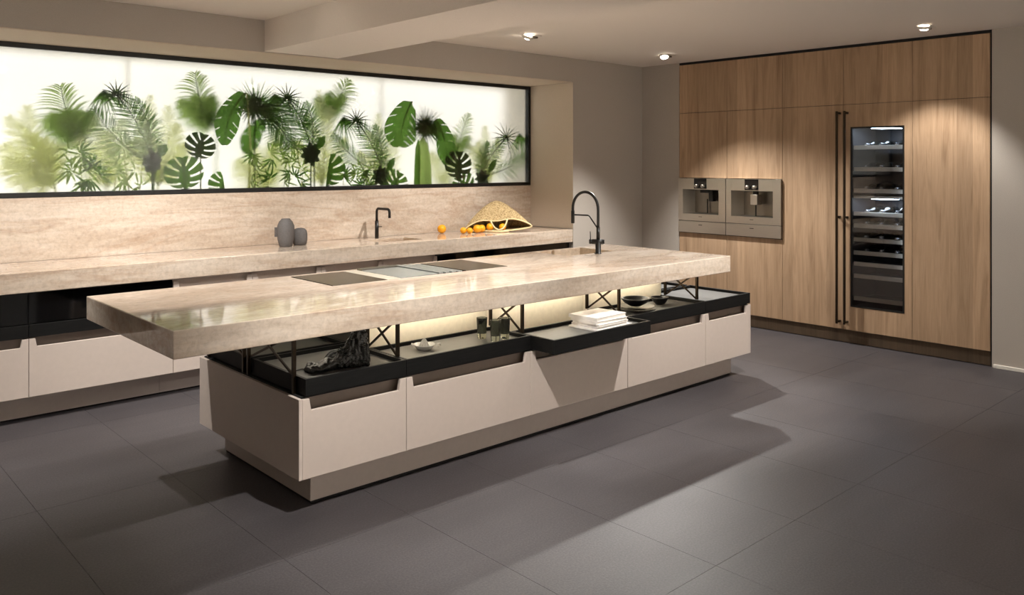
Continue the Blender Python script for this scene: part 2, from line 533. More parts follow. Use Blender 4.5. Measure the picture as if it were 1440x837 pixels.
# ================================================================== CEILING SPOTS
for i, (x, y, aim, watts, cone, blend, label) in enumerate(SPOTS):
    z = ZC
    t = empty('ceiling_spotlight', (x, y, z), label, 'spotlight')
    d = (Vector(aim) - Vector((x, y, z - .02))).normalized()
    # bracket plate and ring
    q = d.to_track_quat('-Z', 'Y').to_matrix()
    ring = MB()
    ring.lathe([(.038, .012), (.038, -.012), (.045, -.012), (.045, .012)], (0, 0, 0), 28)
    ring.v = [(q @ Vector(v) + Vector((x, y, z - .016)))[:] for v in ring.v]
    build('gimbal_ring', ring, 'white', t)
    lens = MB().lathe([(.0005, -.024), (.015, -.022), (.028, -.016), (.037, -.004)], (0, 0, 0), 28)
    lens.v = [(q @ Vector(v) + Vector((x, y, z - .016)))[:] for v in lens.v]
    build('lens', lens, 'lens', t)
    box('mounting_plate', (x - .02, x + .115, y - .05, y + .05, z - .006, z - .001), 'white', t, .002)
    box('bracket', (x + .03, x + .10, y - .018, y + .018, z - .022, z - .006), 'steel_dark', t, .003)
    lo = add_light('spot_lamp', 'SPOT', Vector((x, y, z - .05)) + d * .02, watts, WARM, t, spot_size=R(cone), spot_blend=blend, shadow_soft_size=.025)
    lo.rotation_euler = d.to_track_quat('-Z', 'Y').to_euler()

# ================================================================== LUMINOUS PANEL
ZP0, ZP1 = 1.366, 2.410
lp = empty('luminous_wall_panel', (XJ, YN, ZP0), 'long black framed luminous frosted glass panel above the stone splashback', 'light panel')
fw = .034
x0, x1 = NL + .005, XJ - .004
box('frame_rail', (x0, x1, YN - .022, YN + .03, ZP0, ZP0 + fw), 'black', lp, .002)
box('frame_rail', (x0, x1, YN - .022, YN + .03, ZP1 - fw, ZP1), 'black', lp, .002)
box('frame_stile', (x0, x0 + fw, YN - .022, YN + .03, ZP0 + fw, ZP1 - fw), 'black', lp, .002)
box('frame_stile', (x1 - fw, x1, YN - .022, YN + .03, ZP0 + fw, ZP1 - fw), 'black', lp, .002)
seams = [x0 + fw, 2.083, 4.362, x1 - fw]
box('glass_pane', (seams[0], seams[-1], YN - .004, YN + .002, ZP0 + fw, ZP1 - fw), 'frosted', lp)
for a in seams[1:-1]:
    box('inner_post', (a - .005, a + .005, YN + .24, YN + .26, ZP0 + .014, ZP1 - .012), 'white', lp)
box('backlight', (x0 + .002, x1 - .002, YN + .40, YN + .41, ZP0 + .008, ZP1 - .002), 'backlight', lp)
box('box_floor', (x0 + .002, x1 - .002, YN + .031, YN + .40, ZP0 + .008, ZP0 + .014), 'white', lp)
box('box_top', (x0 + .002, x1 - .002, YN + .031, YN + .40, ZP1 - .012, ZP1 - .006), 'white', lp)
box('box_side', (x0 + .002, x0 + .008, YN + .031, YN + .40, ZP0 + .014, ZP1 - .012), 'white', lp)
box('box_side', (x1 - .008, x1 - .002, YN + .031, YN + .40, ZP0 + .014, ZP1 - .012), 'white', lp)
PZ = ZP0 + .014     # planting floor inside the box

# ------------------------------------------------------------------ plants behind the glass
Fv = (math.sin(YAW), math.cos(YAW)); Rv = (math.cos(YAW), -math.sin(YAW))
YG = YN + .006
def pt(x, y, dep):
    """measured position on the panel (photo pixel) as a place in the box, dep metres behind the glass"""
    k = (x - 720) / FPX
    rx, ry = Fv[0] + Rv[0] * k, Fv[1] + Rv[1] * k
    Y = YG + dep
    dd = Y / ry
    return Vector((rx * dd, Y, max(PZ, EYE - (y - HORIZ) * dd / FPX)))

def strip(mb, pts, ws, nrm):
    """leaf blade: centre line pts, half widths ws, spread along nrm-perpendicular"""
    vs = []
    for i, p in enumerate(pts):
        t = (pts[min(i + 1, len(pts) - 1)] - pts[max(i - 1, 0)])
        t = t.normalized() if t.length > 1e-9 else Vector((0, 0, 1))
        u = t.cross(nrm).normalized()
        vs += [p - u * ws[i], p + u * ws[i]]
    mb.add(vs, [(2 * i, 2 * i + 1, 2 * i + 3, 2 * i + 2) for i in range(len(pts) - 1)], True)

def bez(a, c, b, t):
    return a * (1 - t) ** 2 + c * (2 * t * (1 - t)) + b * t ** 2

NR = Vector((0, 1, 0))
def frond(parent, name, mat, a, b, da, db, bend, n, leaf, lw=.006, droop=.25, ang=55, rng=None, start=.12):
    """pinnate frond from pixel a (dep da) to pixel b (dep db)"""
    rng = rng or random.Random(3)
    A, B = pt(*a, da), pt(*b, db)
    d = B - A
    side = Vector((-d.z, 0, d.x))
    c = (A + B) / 2 + side * bend
    mb = MB()
    path = [bez(A, c, B, t / 14) for t in range(15)]
    mb.tube(path, [.006 * (1 - t / 15) + .0012 for t in range(15)], 5, False)
    for i in range(n):
        t = start + (1 - start) * (i + .5) / n
        p = bez(A, c, B, t)
        tg = (bez(A, c, B, min(1, t + .02)) - bez(A, c, B, max(0, t - .02))).normalized()
        pr = math.sin(math.pi * min(1, (t * .78 + .2))) ** .7
        ll = leaf * pr * rng.uniform(.85, 1.1) + .012
        for sgn in (-1, 1):
            an = R(ang * (1 - .45 * t) * rng.uniform(.9, 1.1)) * sgn
            dirv = Vector((tg.x * math.cos(an) - tg.z * math.sin(an), tg.y * .3 + rng.uniform(-.1, .1), tg.x * math.sin(an) + tg.z * math.cos(an)))
            q = []
            for k in range(5):
                s = k / 4
                q.append(p + dirv * (ll * s) + Vector((0, 0, -droop * ll * s * s)))
                q[-1].y = max(YG + .004, q[-1].y)
            strip(mb, q, [lw * .5, lw, lw * .95, lw * .6, .0005], NR)
    return build(name, mb, mat, parent)

def fan(parent, mat, c, r_px, dep, n, a0, a1, lw, rng, tipdep=None):
    Cc = pt(*c, dep)
    E1 = pt(c[0] + r_px, c[1], dep)
    rr = abs(E1.x - Cc.x)
    mb = MB()
    for i in range(n):
        a = R(a0 + (a1 - a0) * i / max(1, n - 1) + rng.uniform(-3, 3))
        ll = rr * rng.uniform(.8, 1.08)
        q = []
        for k in range(5):
            s = k / 4
            p = Cc + Vector((math.cos(a), 0, math.sin(a))) * (ll * s) + Vector((0, 0, -.18 * ll * s * s))
            p.y = dep + YG + ((tipdep if tipdep is not None else dep) - dep) * s
            q.append(p)
        strip(mb, q, [lw * .7, lw * 1.3, lw, lw * .55, .0005], NR)
    return build('fan_leaf', mb, mat, parent)

def monstera(parent, mat, c, r_px, dep, rot, lobes=6, half=0):
    Cc = pt(*c, dep)
    rr = abs(pt(c[0] + r_px, c[1], dep).x - Cc.x)
    Mx = lambda u, v: Cc + Vector((u * math.cos(rot) - v * math.sin(rot), 0, u * math.sin(rot) + v * math.cos(rot)))
    mb = MB()
    # heart outline in polar steps from the stalk notch to the tip; slits run inward from the edge between the lobes
    nt_, nr_ = 66, 7
    for sg in (-1, 1):
        if half and sg != half:
            continue
        idx = {}; vs = []; fs = []
        for i in range(nt_ + 1):
            f = i / nt_
            a = R(100 - 190 * f)                       # edge direction: stalk side up, tip down
            er = rr * (1.0 + .10 * math.cos(a * 2)) * (1 - .10 * f) * (.80 + .20 * math.sin(min(1, f * 5) * math.pi / 2))
            ev = Vector((max(0, math.cos(a)) * er, math.sin(a) * er))
            mv = Vector((0, rr * (.50 - 1.42 * f)))    # where this vein leaves the midrib
            for j in range(nr_ + 1):
                r_ = j / nr_
                p2 = mv.lerp(ev, r_)
                p = Mx(sg * p2.x, p2.y - .06 * rr * math.sin(r_ * math.pi))
                p.y += .05 * rr * r_ * r_
                vs.append(p)
        per = nt_ / lobes
        for i in range(nt_):
            ph = (i % per) / per
            for j in range(nr_):
                if ph < .27 and j >= 2 and 3 < i < nt_ - 5:
                    continue
                k = i * (nr_ + 1) + j
                fs.append((k, k + 1, k + nr_ + 2, k + nr_ + 1))
        mb.add(vs, fs, True)
    strip(mb, [Mx(0, rr * .60), Mx(0, 0), Mx(0, -rr * .95)], [rr * .045, rr * .045, .001], NR)
    return build('monstera_leaf', mb, mat, parent)

def banana(parent, mat, a, b, wpx, da, db, bend, slits, rng):
    A, B = pt(*a, da), pt(*b, db)
    wd = abs(pt(a[0] + wpx, a[1], da).x - pt(a[0], a[1], da).x) / 2
    d = B - A
    c = (A + B) / 2 + Vector((-d.z, 0, d.x)) * bend
    mb = MB()
    n = 72
    cuts = set()
    for k in range(slits):
        cuts.add(int(n * (k + 1 + rng.uniform(-.2, .2)) / (slits + 1)))
    for sg in (-1, 1):
        vs = []; fs = []
        for i in range(n + 1):
            t = i / n
            p = bez(A, c, B, t)
            tg = (bez(A, c, B, min(1, t + .02)) - bez(A, c, B, max(0, t - .02))).normalized()
            u = tg.cross(NR).normalized() * sg
            ww = wd * (math.sin(math.pi * (.08 + .92 * t)) ** .55) * (1 - .05 * math.sin(9 * t))
            e = p + u * ww + tg * (ww * .55)
            vs += [p, p + u * ww * .5 + tg * (ww * .22) + Vector((0, .02, 0)), e]
        for i in range(n):
            fs.append((3 * i, 3 * i + 1, 3 * i + 4, 3 * i + 3))
            if i not in cuts:
                fs.append((3 * i + 1, 3 * i + 2, 3 * i + 5, 3 * i + 4))
        mb.add(vs, fs, True)
    lf = build('banana_leaf', mb, mat, parent)
    rib = MB().tube([bez(A, c, B, i / 12) + Vector((0, -.004, 0)) for i in range(13)], [.007 * (1 - i / 13) + .001 for i in range(13)], 6)
    build('midrib', rib, 'leaf_mid', lf)
    return lf

def stem(parent, mat, top, dep, rad=.005, lean=0):
    T = pt(*top, dep)
    Bp = Vector((T.x + lean, T.y, PZ))
    if (T - Bp).length < .02:
        return
    build('stem', MB().tube([Bp, (T + Bp) / 2 + Vector((lean * .2, 0, 0)), T], [rad, rad * .9, rad * .7], 6), mat, parent)

def plant(name, x, dep, label):
    p = pt(x, 262, dep)
    return empty(name, (p.x, p.y, PZ), label, 'plant')

rng = random.Random(11)
# feather palms: sharp tips near the glass, dense blurred hearts deeper in
def feather_palm(tip, heart, wide, label, lean=0):
    pl = plant('feather_palm', heart[0], .12, label)
    b = (heart[0] + lean, min(258, heart[1] + 45))
    frond(pl, 'frond', 'leaf_mid', (heart[0] + lean * .6, heart[1] + 20), tip, .12, .004, .05, 20, wide * .0060, .0048, .38, 60, rng)
    for k in range(3):
        ang = -55 + 45 * k
        ex = heart[0] + lean * .3 + math.sin(R(ang)) * wide * .75
        ey = heart[1] - math.cos(R(ang)) * wide * .42
        frond(pl, 'frond', 'leaf_mid', (heart[0] + lean, heart[1] + 26), (ex, ey), .24, .14, .08, 18, wide * .0040, .011, .2, 48, rng, .02)
    stem(pl, 'leaf_mid', (heart[0] + lean, heart[1] + 26), .24, .008)
    return pl
feather_palm((85, 121), (92, 176), 46, 'feathery palm with a dense green heart behind the bare end of the glass', 26)
feather_palm((274, 103), (268, 152), 40, 'feathery palm rising above the dark monstera leaf behind the glass', 36)
feather_palm((490, 113), (470, 146), 34, 'feathery palm with a pale misty foot behind the glass', -6)
feather_palm((659, 160), (650, 205), 34, 'feathery palm leaning over the small dark monstera behind the glass', -18)

# areca palms: dark knot of drooping leaflets on a stalk and one long frond
def areca(knot, foot, size, label, mir=1):
    pl = plant('areca_palm', foot[0], .03, label)
    frond(pl, 'frond', 'leaf_dark', foot, knot, .05, .01, -.10 * mir, 30, size * .0040, .0046, .12, 66, rng, .05)
    frond(pl, 'frond', 'leaf_dark', (foot[0] - 6 * mir, foot[1] - 8), (knot[0] + 26 * mir, knot[1] + 8), .06, .02, -.22 * mir, 24, size * .0034, .0046, .3, 60, rng, .1)
    frond(pl, 'frond', 'leaf_dark', (foot[0] - 18 * mir, foot[1] - 10), (knot[0] - 32 * mir, knot[1] + 22), .07, .03, .12 * mir, 24, size * .0038, .0046, .2, 60, rng, .1)
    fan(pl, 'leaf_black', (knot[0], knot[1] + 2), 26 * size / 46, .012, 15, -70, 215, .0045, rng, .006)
    fan(pl, 'leaf_dark', (knot[0] - 18 * mir, knot[1] - 4), 40 * size / 46, .06, 12, 225, 330, .006, rng, .03)
    stem(pl, 'leaf_dark', foot, .05, .007)
    return pl
areca((164, 131), (216, 232), 46, 'areca palm with dark drooping crown beside the first glass joint')
areca((404, 136), (442, 222), 44, 'areca palm growing between the fan palm and the misty feather palm')
areca((501, 168), (540, 248), 40, 'areca palm beside the tall banana leaves')
areca((712, 192), (672, 255), 40, 'areca palm next to the frame stile at the glass end', -1)

# pale background palms
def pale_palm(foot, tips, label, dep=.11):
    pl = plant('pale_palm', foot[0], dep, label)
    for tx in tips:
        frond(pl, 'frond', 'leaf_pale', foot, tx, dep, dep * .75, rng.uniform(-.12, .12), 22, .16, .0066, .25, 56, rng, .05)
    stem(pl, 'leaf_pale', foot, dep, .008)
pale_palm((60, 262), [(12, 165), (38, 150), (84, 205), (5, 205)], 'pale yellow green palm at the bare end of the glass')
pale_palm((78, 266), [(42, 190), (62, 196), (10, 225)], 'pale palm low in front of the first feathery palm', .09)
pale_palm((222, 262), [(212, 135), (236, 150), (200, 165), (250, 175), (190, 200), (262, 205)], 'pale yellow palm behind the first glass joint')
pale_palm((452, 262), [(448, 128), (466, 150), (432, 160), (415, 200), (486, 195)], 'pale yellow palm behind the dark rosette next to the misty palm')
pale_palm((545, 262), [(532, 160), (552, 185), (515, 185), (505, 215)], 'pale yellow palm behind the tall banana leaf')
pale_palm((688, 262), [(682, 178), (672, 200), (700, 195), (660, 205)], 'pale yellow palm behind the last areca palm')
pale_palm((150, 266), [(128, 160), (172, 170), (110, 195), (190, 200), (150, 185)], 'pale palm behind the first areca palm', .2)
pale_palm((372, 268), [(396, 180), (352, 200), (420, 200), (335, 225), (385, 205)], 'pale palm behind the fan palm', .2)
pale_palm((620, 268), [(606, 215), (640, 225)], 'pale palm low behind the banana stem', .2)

# dark rosettes
for (cx, cy, rr_, lb) in ((214, 228, 15, 'dark rosette plant beside the striped monstera leaf'), (437, 217, 15, 'dark rosette plant beside the half monstera leaf'), (535, 248, 13, 'dark rosette plant low beside the tall banana leaf'), (678, 250, 11, 'dark rosette plant at the foot of the last areca palm')):
    pl = plant('rosette_plant', cx, .02, lb)
    for k in range(16):
        a = R(22.5 * k + 8 + (k % 3) * 4)
        q_ = rr_ * (1.08 if k % 2 else .8)
        A = pt(cx, cy, .024); B = pt(cx + math.cos(a) * q_ * .9, cy + math.sin(a) * q_ * 1.1, .010 + .012 * (k % 2))
        mb = MB(); strip(mb, [A, A.lerp(B, .35), A.lerp(B, .7), A.lerp(B, .9), B], [.008, .024 * rr_ / 15, .024 * rr_ / 15, .014 * rr_ / 15, .001], NR)
        build('leaf', mb, 'leaf_black', pl)
    A = pt(cx + 8, cy - 6, .02); B = pt(cx + 20, cy - 26, .03)
    mb = MB(); strip(mb, [A, A.lerp(B, .4), A.lerp(B, .7), B], [.006, .036, .034, .004], NR)
    build('leaf', mb, 'leaf_dark', pl)
    stem(pl, 'leaf_dark', (cx, cy), .022, .006)

# monsteras
for (c, rp, dep, mt, rot, half, lb) in (
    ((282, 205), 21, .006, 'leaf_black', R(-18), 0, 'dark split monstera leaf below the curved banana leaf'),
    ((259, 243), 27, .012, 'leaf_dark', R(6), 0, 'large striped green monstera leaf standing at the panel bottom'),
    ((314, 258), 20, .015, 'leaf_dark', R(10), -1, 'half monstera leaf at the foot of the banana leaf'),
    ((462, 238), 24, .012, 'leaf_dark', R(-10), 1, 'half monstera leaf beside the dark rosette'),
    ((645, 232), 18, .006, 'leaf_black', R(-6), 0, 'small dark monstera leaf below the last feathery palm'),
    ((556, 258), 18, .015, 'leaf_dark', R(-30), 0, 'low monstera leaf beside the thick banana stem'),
    ((652, 262), 16, .02, 'leaf_dark', R(40), 0, 'low blurred monstera leaf below the small dark monstera')):
    pl = plant('monstera_plant', c[0], dep, lb)
    monstera(pl, mt, c, rp, dep, rot, 6, half)
    stem(pl, 'leaf_dark', c, dep + .006, .005)

# banana plants
pl = plant('banana_plant', 352, .05, 'banana plant with one arching leaf beside the fan palm')
banana(pl, 'leaf_banana', (345, 131), (316, 204), 32, .008, .012, -.22, 5, rng)
banana(pl, 'leaf_banana', (372, 168), (345, 215), 26, .06, .10, -.12, 3, rng)
build('stalk', MB().tube([Vector((pt(350, 262, .05).x, YG + .05, PZ)), pt(352, 200, .06), pt(347, 131, .012)], [.012, .009, .006], 8), 'leaf_pale', pl)
pl = plant('banana_plant', 594, .06, 'tall banana plant with a thick green stem below the dark fan palm')
banana(pl, 'leaf_banana', (579, 143), (562, 206), 42, .008, .03, -.14, 5, rng)
banana(pl, 'leaf_banana', (612, 168), (628, 232), 26, .008, .02, .20, 5, rng)
A, Bq = pt(597, 268, .03), pt(594, 192, .04)
mb = MB(); strip(mb, [A, A.lerp(Bq, .3), A.lerp(Bq, .6), A.lerp(Bq, .85), Bq], [.085, .088, .08, .06, .004], NR)
build('furled_leaf', mb, 'leaf_mid', pl)
A, Bq = pt(586, 268, .02), pt(588, 196, .025)
mb = MB(); strip(mb, [A, A.lerp(Bq, .4), A.lerp(Bq, .8), Bq], [.035, .035, .03, .004], NR)
build('furled_leaf', mb, 'leaf_dark', pl)

# fan palms
pl = plant('fan_palm', 360, .06, 'dark fan palm arching from the curved banana leaf')
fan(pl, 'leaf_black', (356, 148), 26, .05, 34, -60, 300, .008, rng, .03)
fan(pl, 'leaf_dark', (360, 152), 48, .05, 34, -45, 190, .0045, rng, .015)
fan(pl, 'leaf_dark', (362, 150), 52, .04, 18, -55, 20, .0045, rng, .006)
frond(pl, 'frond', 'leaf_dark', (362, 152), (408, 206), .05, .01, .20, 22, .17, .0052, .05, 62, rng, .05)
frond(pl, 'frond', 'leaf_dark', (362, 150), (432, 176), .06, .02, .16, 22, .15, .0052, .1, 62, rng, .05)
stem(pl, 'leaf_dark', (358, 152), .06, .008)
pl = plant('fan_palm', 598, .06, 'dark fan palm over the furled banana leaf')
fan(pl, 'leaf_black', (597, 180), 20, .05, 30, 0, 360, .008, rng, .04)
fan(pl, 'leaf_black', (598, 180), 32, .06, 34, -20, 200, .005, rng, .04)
fan(pl, 'leaf_dark', (598, 181), 28, .04, 14, -40, 20, .005, rng, .008)
stem(pl, 'leaf_dark', (598, 182), .06, .008)

# bamboo undergrowth: small lance leaves on twigs
def bamboo(xr, yr, count, label):
    pl = plant('bamboo', (xr[0] + xr[1]) / 2, .02, label)
    for k in range(count):
        bx_, by_ = rng.uniform(*xr), rng.uniform(*yr)
        dep = rng.uniform(.006, .03)
        mb = MB()
        P0 = pt(bx_, by_, dep)
        n = rng.randint(4, 7)
        a0 = rng.uniform(0, 360); spread = rng.uniform(120, 240)
        for i in range(n):
            a = R(a0 + spread * i / n)
            ll = rng.uniform(.07, .14)
            D = Vector((math.cos(a), 0, math.sin(a)))
            B2 = P0 + D * ll + Vector((0, 0, -.02)); B2.z = max(PZ + .002, B2.z)
            strip(mb, [P0 + D * .008, P0.lerp(B2, .35), P0.lerp(B2, .7), B2], [.002, .0075, .006, .0005], NR)
        build('sprig', mb, rng.choice(['leaf_mid', 'leaf_dark', 'leaf_mid']), pl)
        if k % 4 == 0:
            build('cane', MB().tube([Vector((P0.x + rng.uniform(-.05, .05), P0.y, PZ)), P0], .003, 5), 'leaf_pale', pl)
bamboo((96, 205), (205, 262), 24, 'bamboo undergrowth in front of the first areca palm')
bamboo((352, 428), (200, 264), 22, 'bamboo undergrowth below the fan palm')
bamboo((480, 525), (232, 264), 14, 'bamboo undergrowth between the half monstera and the low rosette')

# ================================================================== BACK COUNTER
TOP = .935
def slab_with_hole(name, x0, x1, y0, y1, z0, z1, holes, mat, label, cat):
    """stone slab split around rectangular cut-outs (kept as one mesh)"""
    hs = sorted(holes)
    xs_ = sorted({x0, x1, *[h[0] for h in hs], *[h[1] for h in hs]})
    ys_ = sorted({y0, y1, *[h[2] for h in hs], *[h[3] for h in hs]})
    inside = lambda x, y: any(h[0] < x < h[1] and h[2] < y < h[3] for h in hs)
    idx = {}; vs = []; fs = []
    def V(i, j, k):
        if (i, j, k) not in idx:
            idx[(i, j, k)] = len(vs); vs.append((xs_[i], ys_[j], (z0, z1)[k]))
        return idx[(i, j, k)]
    nx, ny = len(xs_) - 1, len(ys_) - 1
    solid = lambda i, j: 0 <= i < nx and 0 <= j < ny and not inside((xs_[i] + xs_[i + 1]) / 2, (ys_[j] + ys_[j + 1]) / 2)
    for i in range(nx):
        for j in range(ny):
            if not solid(i, j):
                continue
            fs.append((V(i, j, 1), V(i + 1, j, 1), V(i + 1, j + 1, 1), V(i, j + 1, 1)))
            fs.append((V(i, j, 0), V(i, j + 1, 0), V(i + 1, j + 1, 0), V(i + 1, j, 0)))
            if not solid(i - 1, j): fs.append((V(i, j, 0), V(i, j, 1), V(i, j + 1, 1), V(i, j + 1, 0)))
            if not solid(i + 1, j): fs.append((V(i + 1, j, 0), V(i + 1, j + 1, 0), V(i + 1, j + 1, 1), V(i + 1, j, 1)))
            if not solid(i, j - 1): fs.append((V(i, j, 0), V(i + 1, j, 0), V(i + 1, j, 1), V(i, j, 1)))
            if not solid(i, j + 1): fs.append((V(i, j + 1, 0), V(i, j + 1, 1), V(i + 1, j + 1, 1), V(i + 1, j + 1, 0)))
    mb = MB().add(vs, fs)
    o = build(name, mb, mat, None, .004, 2)
    return tag(o, label, cat)

BS = (3.86, 4.30, 5.86, 6.14)      # back sink cut-out
slab_with_hole('stone_worktop', NL + .004, XJ - .003, YW + .001, YN - .022, .808, TOP, [BS], 'stone', 'long beige quartzite worktop running along the wall niche', 'worktop')
spl = box('splashback', (NL + .004, XJ - .003, YN - .020, YN + .018, TOP + .001, ZP0 - .002), 'stone')
tag(spl, 'beige quartzite splashback between wall worktop and luminous panel', 'splashback')

def sink(name, h, depth, mat, label, ztop=TOP):
    a, b, c, d = h
    t = empty(name, ((a + b) / 2, (c + d) / 2, ztop - depth), label, 'sink')
    th = .008; e = .001
    a -= e; b += e; c -= e; d += e
    z1 = ztop - .13
    zb = ztop - depth
    box('basin_floor', (a - th, b + th, c - th, d + th, zb - th, zb), mat, t)
    box('basin_side', (a - th, a, c, d, zb, z1), mat, t)
    box('basin_side', (b, b + th, c, d, zb, z1), mat, t)
    box('basin_side', (a - th, b + th, c - th, c, zb, z1), mat, t)
    box('basin_side', (a - th, b + th, d, d + th, zb, z1), mat, t)
    build('drain', MB().lathe([(.001, .003), (.03, .003), (.04, .001)], ((a + b) / 2, (c + d) / 2, zb), 24), 'steel', t)
    return t
sink('undermount_sink', BS, .30, 'cream', 'cream basin sunk into the wall worktop below the short tap')

# notched drawer front
def notched_front(name, parent, x0, x1, y, z0, z1, zn, mat='taupe', tab=.034, th=.019):
    pts = [(x0, z0), (x1, z0), (x1, z1), (x1 - tab, z1), (x1 - tab - .010, zn), (x0 + tab + .010, zn), (x0 + tab, z1), (x0, z1)]
    # split into convex pieces sharing planes: body + two tabs
    mb = MB()
    mb.prism(pts, 'y', y, y + th)
    return build(name, mb, mat, parent, .0015, 1)

YF, ZB = 5.74, .163
wall_mods = [(-.49, .375, 'tray'), (.375, 1.237, 'tray'), (1.237, 2.11, 'tray'), (2.11, 2.682, 'door'), (2.682, 3.246, 'door'), (3.246, 3.81, 'door'), (3.81, 4.374, 'door'), (4.374, 5.21, 'tray'), (5.21, 6.045, 'tray')]
wl = ['base cabinet with black glass strip at the far end of the wall run', 'base cabinet with black glass strip beside the far end wall cabinet', 'pale base cabinet with black glass strip facing the overhanging island slab', 'pale notched base cabinet facing the side panel of the island',
      'pale notched base cabinet behind the dark cooktop glass', 'pale notched base cabinet behind the downdraft vent', 'pale notched base cabinet below the wall sink', 'black fronted base cabinet below the oranges', 'black fronted base cabinet below the basket bag']
for (a, b, kind), lab in zip(wall_mods, wl):
    t = empty('base_cabinet', ((a + b) / 2, YF, ZB), lab, 'cabinet', 'wall base cabinets')
    a += .0015; b -= .0015
    if kind == 'tray':
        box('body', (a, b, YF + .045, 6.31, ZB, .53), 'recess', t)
        box('glass_front', (a, b, YF + .012, YF + .020, .612, .800), 'black_glass', t, .001)
        box('recess', (a, b, YF + .03, 6.31, .53, .806), 'gap', t)
        box('tray_rim', (a, b, YF + .002, YF + .02, .528, .606), 'black_oak', t, .0015)
        notched_front('drawer_front', t, a, b, YF, ZB, .520, .470)
    else:
        box('body', (a, b, YF + .025, 6.31, ZB, .610), 'taupe', t)
        box('rear_panel', (a, b, YF + .03, YF + .042, .610, .800), 'taupe', t)
        notched_front('drawer_front', t, a, b, YF, ZB, .792, .735)
pw = [-.49, .8, 2.06, 3.3, 4.6, 6.045]
for a, b, n_ in zip(pw[:-1], pw[1:], ('at the far end', 'below the black glass strip', 'facing the island side panel', 'behind the island middle', 'below the basket bag')):
    tag(box('plinth_board', (a + .0008, b - .0008, 5.862, 5.88, .014, ZB - .001), 'plinth', None, .001, origin=((a + b) / 2, 5.862, .014)), 'taupe plinth board of the wall cabinets ' + n_, 'plinth')
struct('trim_3', MB().box(-.49, 6.045, 5.885, 6.3, 0, .014), 'gap')

# ================================================================== ISLAND
YI = 3.40; YR = 4.53; ZI = .163
S = [1.826, 2.398, 3.257, 4.116, 4.975, 5.547]
SL = (1.22, 5.165, 3.318, 4.482)
HOB = (2.305, 3.585, 3.955, 4.435)
IS = (4.30, 4.80, 4.10, 4.45)
ZS = .82
slab_with_hole('stone_island_top', SL[0], SL[1], SL[2], SL[3], ZS, TOP, [(HOB[0], HOB[1], HOB[2], HOB[3]), IS], 'stone', 'thick cantilevered beige quartzite slab floating over the island', 'worktop')
sink('undermount_sink', IS, .26, 'cream', 'cream basin sunk into the island slab below the arched tap')

il = ['taupe island cabinet with a blank side panel below the black cloth bag', 'taupe island cabinet below the glass juicer and tumblers', 'taupe island cabinet shaded by the pulled out tray', 'taupe island cabinet below the plates and bowls', 'narrow taupe island end cabinet below the empty tray']
for i, lab in enumerate(il):
    a, b = S[i] + .0015, S[i + 1] - .0015
    t = empty('island_cabinet', ((a + b) / 2, YI, ZI), lab, 'cabinet', 'island cabinets')
    mb = MB().box(a, b, YI + .055, YR - .055, ZI, .527)
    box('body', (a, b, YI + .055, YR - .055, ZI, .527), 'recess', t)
    notched_front('drawer_front', t, a, b, YI, ZI, .527, .472)
    notched_front('drawer_front', t, a, b, YR - .019, ZI, .527, .472)
    if i == 0:
        box('side_panel', (a - .0185, a - .0005, YI, YR, ZI, .530), 'taupe', t, .0015)
    if i == 4:
        box('side_panel', (b + .0005, b + .0185, YI, YR, ZI, .530), 'taupe', t, .0015)
    box('top_board', (a, b, YI + .02, YR - .02, .528, .536), 'gap', t)
# island plinth
PX0, PX1, PY0, PY1 = 1.92, 5.447, 3.497, 4.455
t = empty('island_plinth', ((PX0 + PX1) / 2, (PY0 + PY1) / 2, 0), 'recessed taupe plinth under the island cabinets', 'plinth')
box('plinth_board', (PX0, PX1, PY0, PY0 + .018, .014, ZI - .001), 'plinth', t, .001)
box('plinth_board', (PX0, PX1, PY1 - .018, PY1, .014, ZI - .001), 'plinth', t, .001)
box('plinth_end', (PX0, PX0 + .018, PY0 + .0185, PY1 - .0185, .014, ZI - .001), 'plinth', t, .001)
box('plinth_end', (PX1 - .018, PX1, PY0 + .0185, PY1 - .0185, .014, ZI - .001), 'plinth', t, .001)
box('base_seal', (PX0 + .006, PX1 - .006, PY0 + .006, PY1 - .006, 0, .014), 'gap', t)

# trays
ZT0, ZT1, ZTF = .540, .618, .598
def tray(x0, x1, y0, y1, label):
    t = empty('serving_tray', ((x0 + x1) / 2, (y0 + y1) / 2, ZT0), label, 'tray', 'black oak trays on the island')
    th = .015
    box('rim_board', (x0, x1, y0, y0 + th, ZT0, ZT1), 'black_oak', t, .0012)
    box('rim_board', (x0, x1, y1 - th, y1, ZT0, ZT1), 'black_oak', t, .0012)
    box('rim_board', (x0, x0 + th, y0 + th, y1 - th, ZT0, ZT1), 'black_oak', t, .0012)
    box('rim_board', (x1 - th, x1, y0 + th, y1 - th, ZT0, ZT1), 'black_oak', t, .0012)
    box('tray_base', (x0 + th, x1 - th, y0 + th, y1 - th, ZTF - .018, ZTF), 'lino', t)
    return t
PULL = .185
tl = ['black oak tray holding the black cloth bag', 'black oak tray holding the glass juicer and the tumblers', 'black oak tray pulled out beyond the others with books on it', 'black oak tray holding dark plates and bowls', 'empty black oak tray at the sink end of the island']
for i in range(5):
    a, b = S[i] + .0015, S[i + 1] - .0015
    if i == 0: a += .0145
    if i == 4: b += .012
    yr_ = 3.945 if i in (0, 4) else 3.752
    off = PULL if i == 2 else 0
    tray(a, b, YI - off, yr_ - off, tl[i])
tray(S[0] + .016, S[1] - .0015, 3.975, YR, 'black oak tray on the far side of the island behind the cloth bag')
tray(S[4] + .0015, S[5] + .0105, 3.975, YR, 'black oak tray on the far side of the island behind the empty tray')
tag(box('filler_board', (S[1] + .001, S[4] - .001, 3.90, YR, ZT0, ZT1), 'black_oak', None, .001), 'black board behind the glowing panel on the island', 'board')

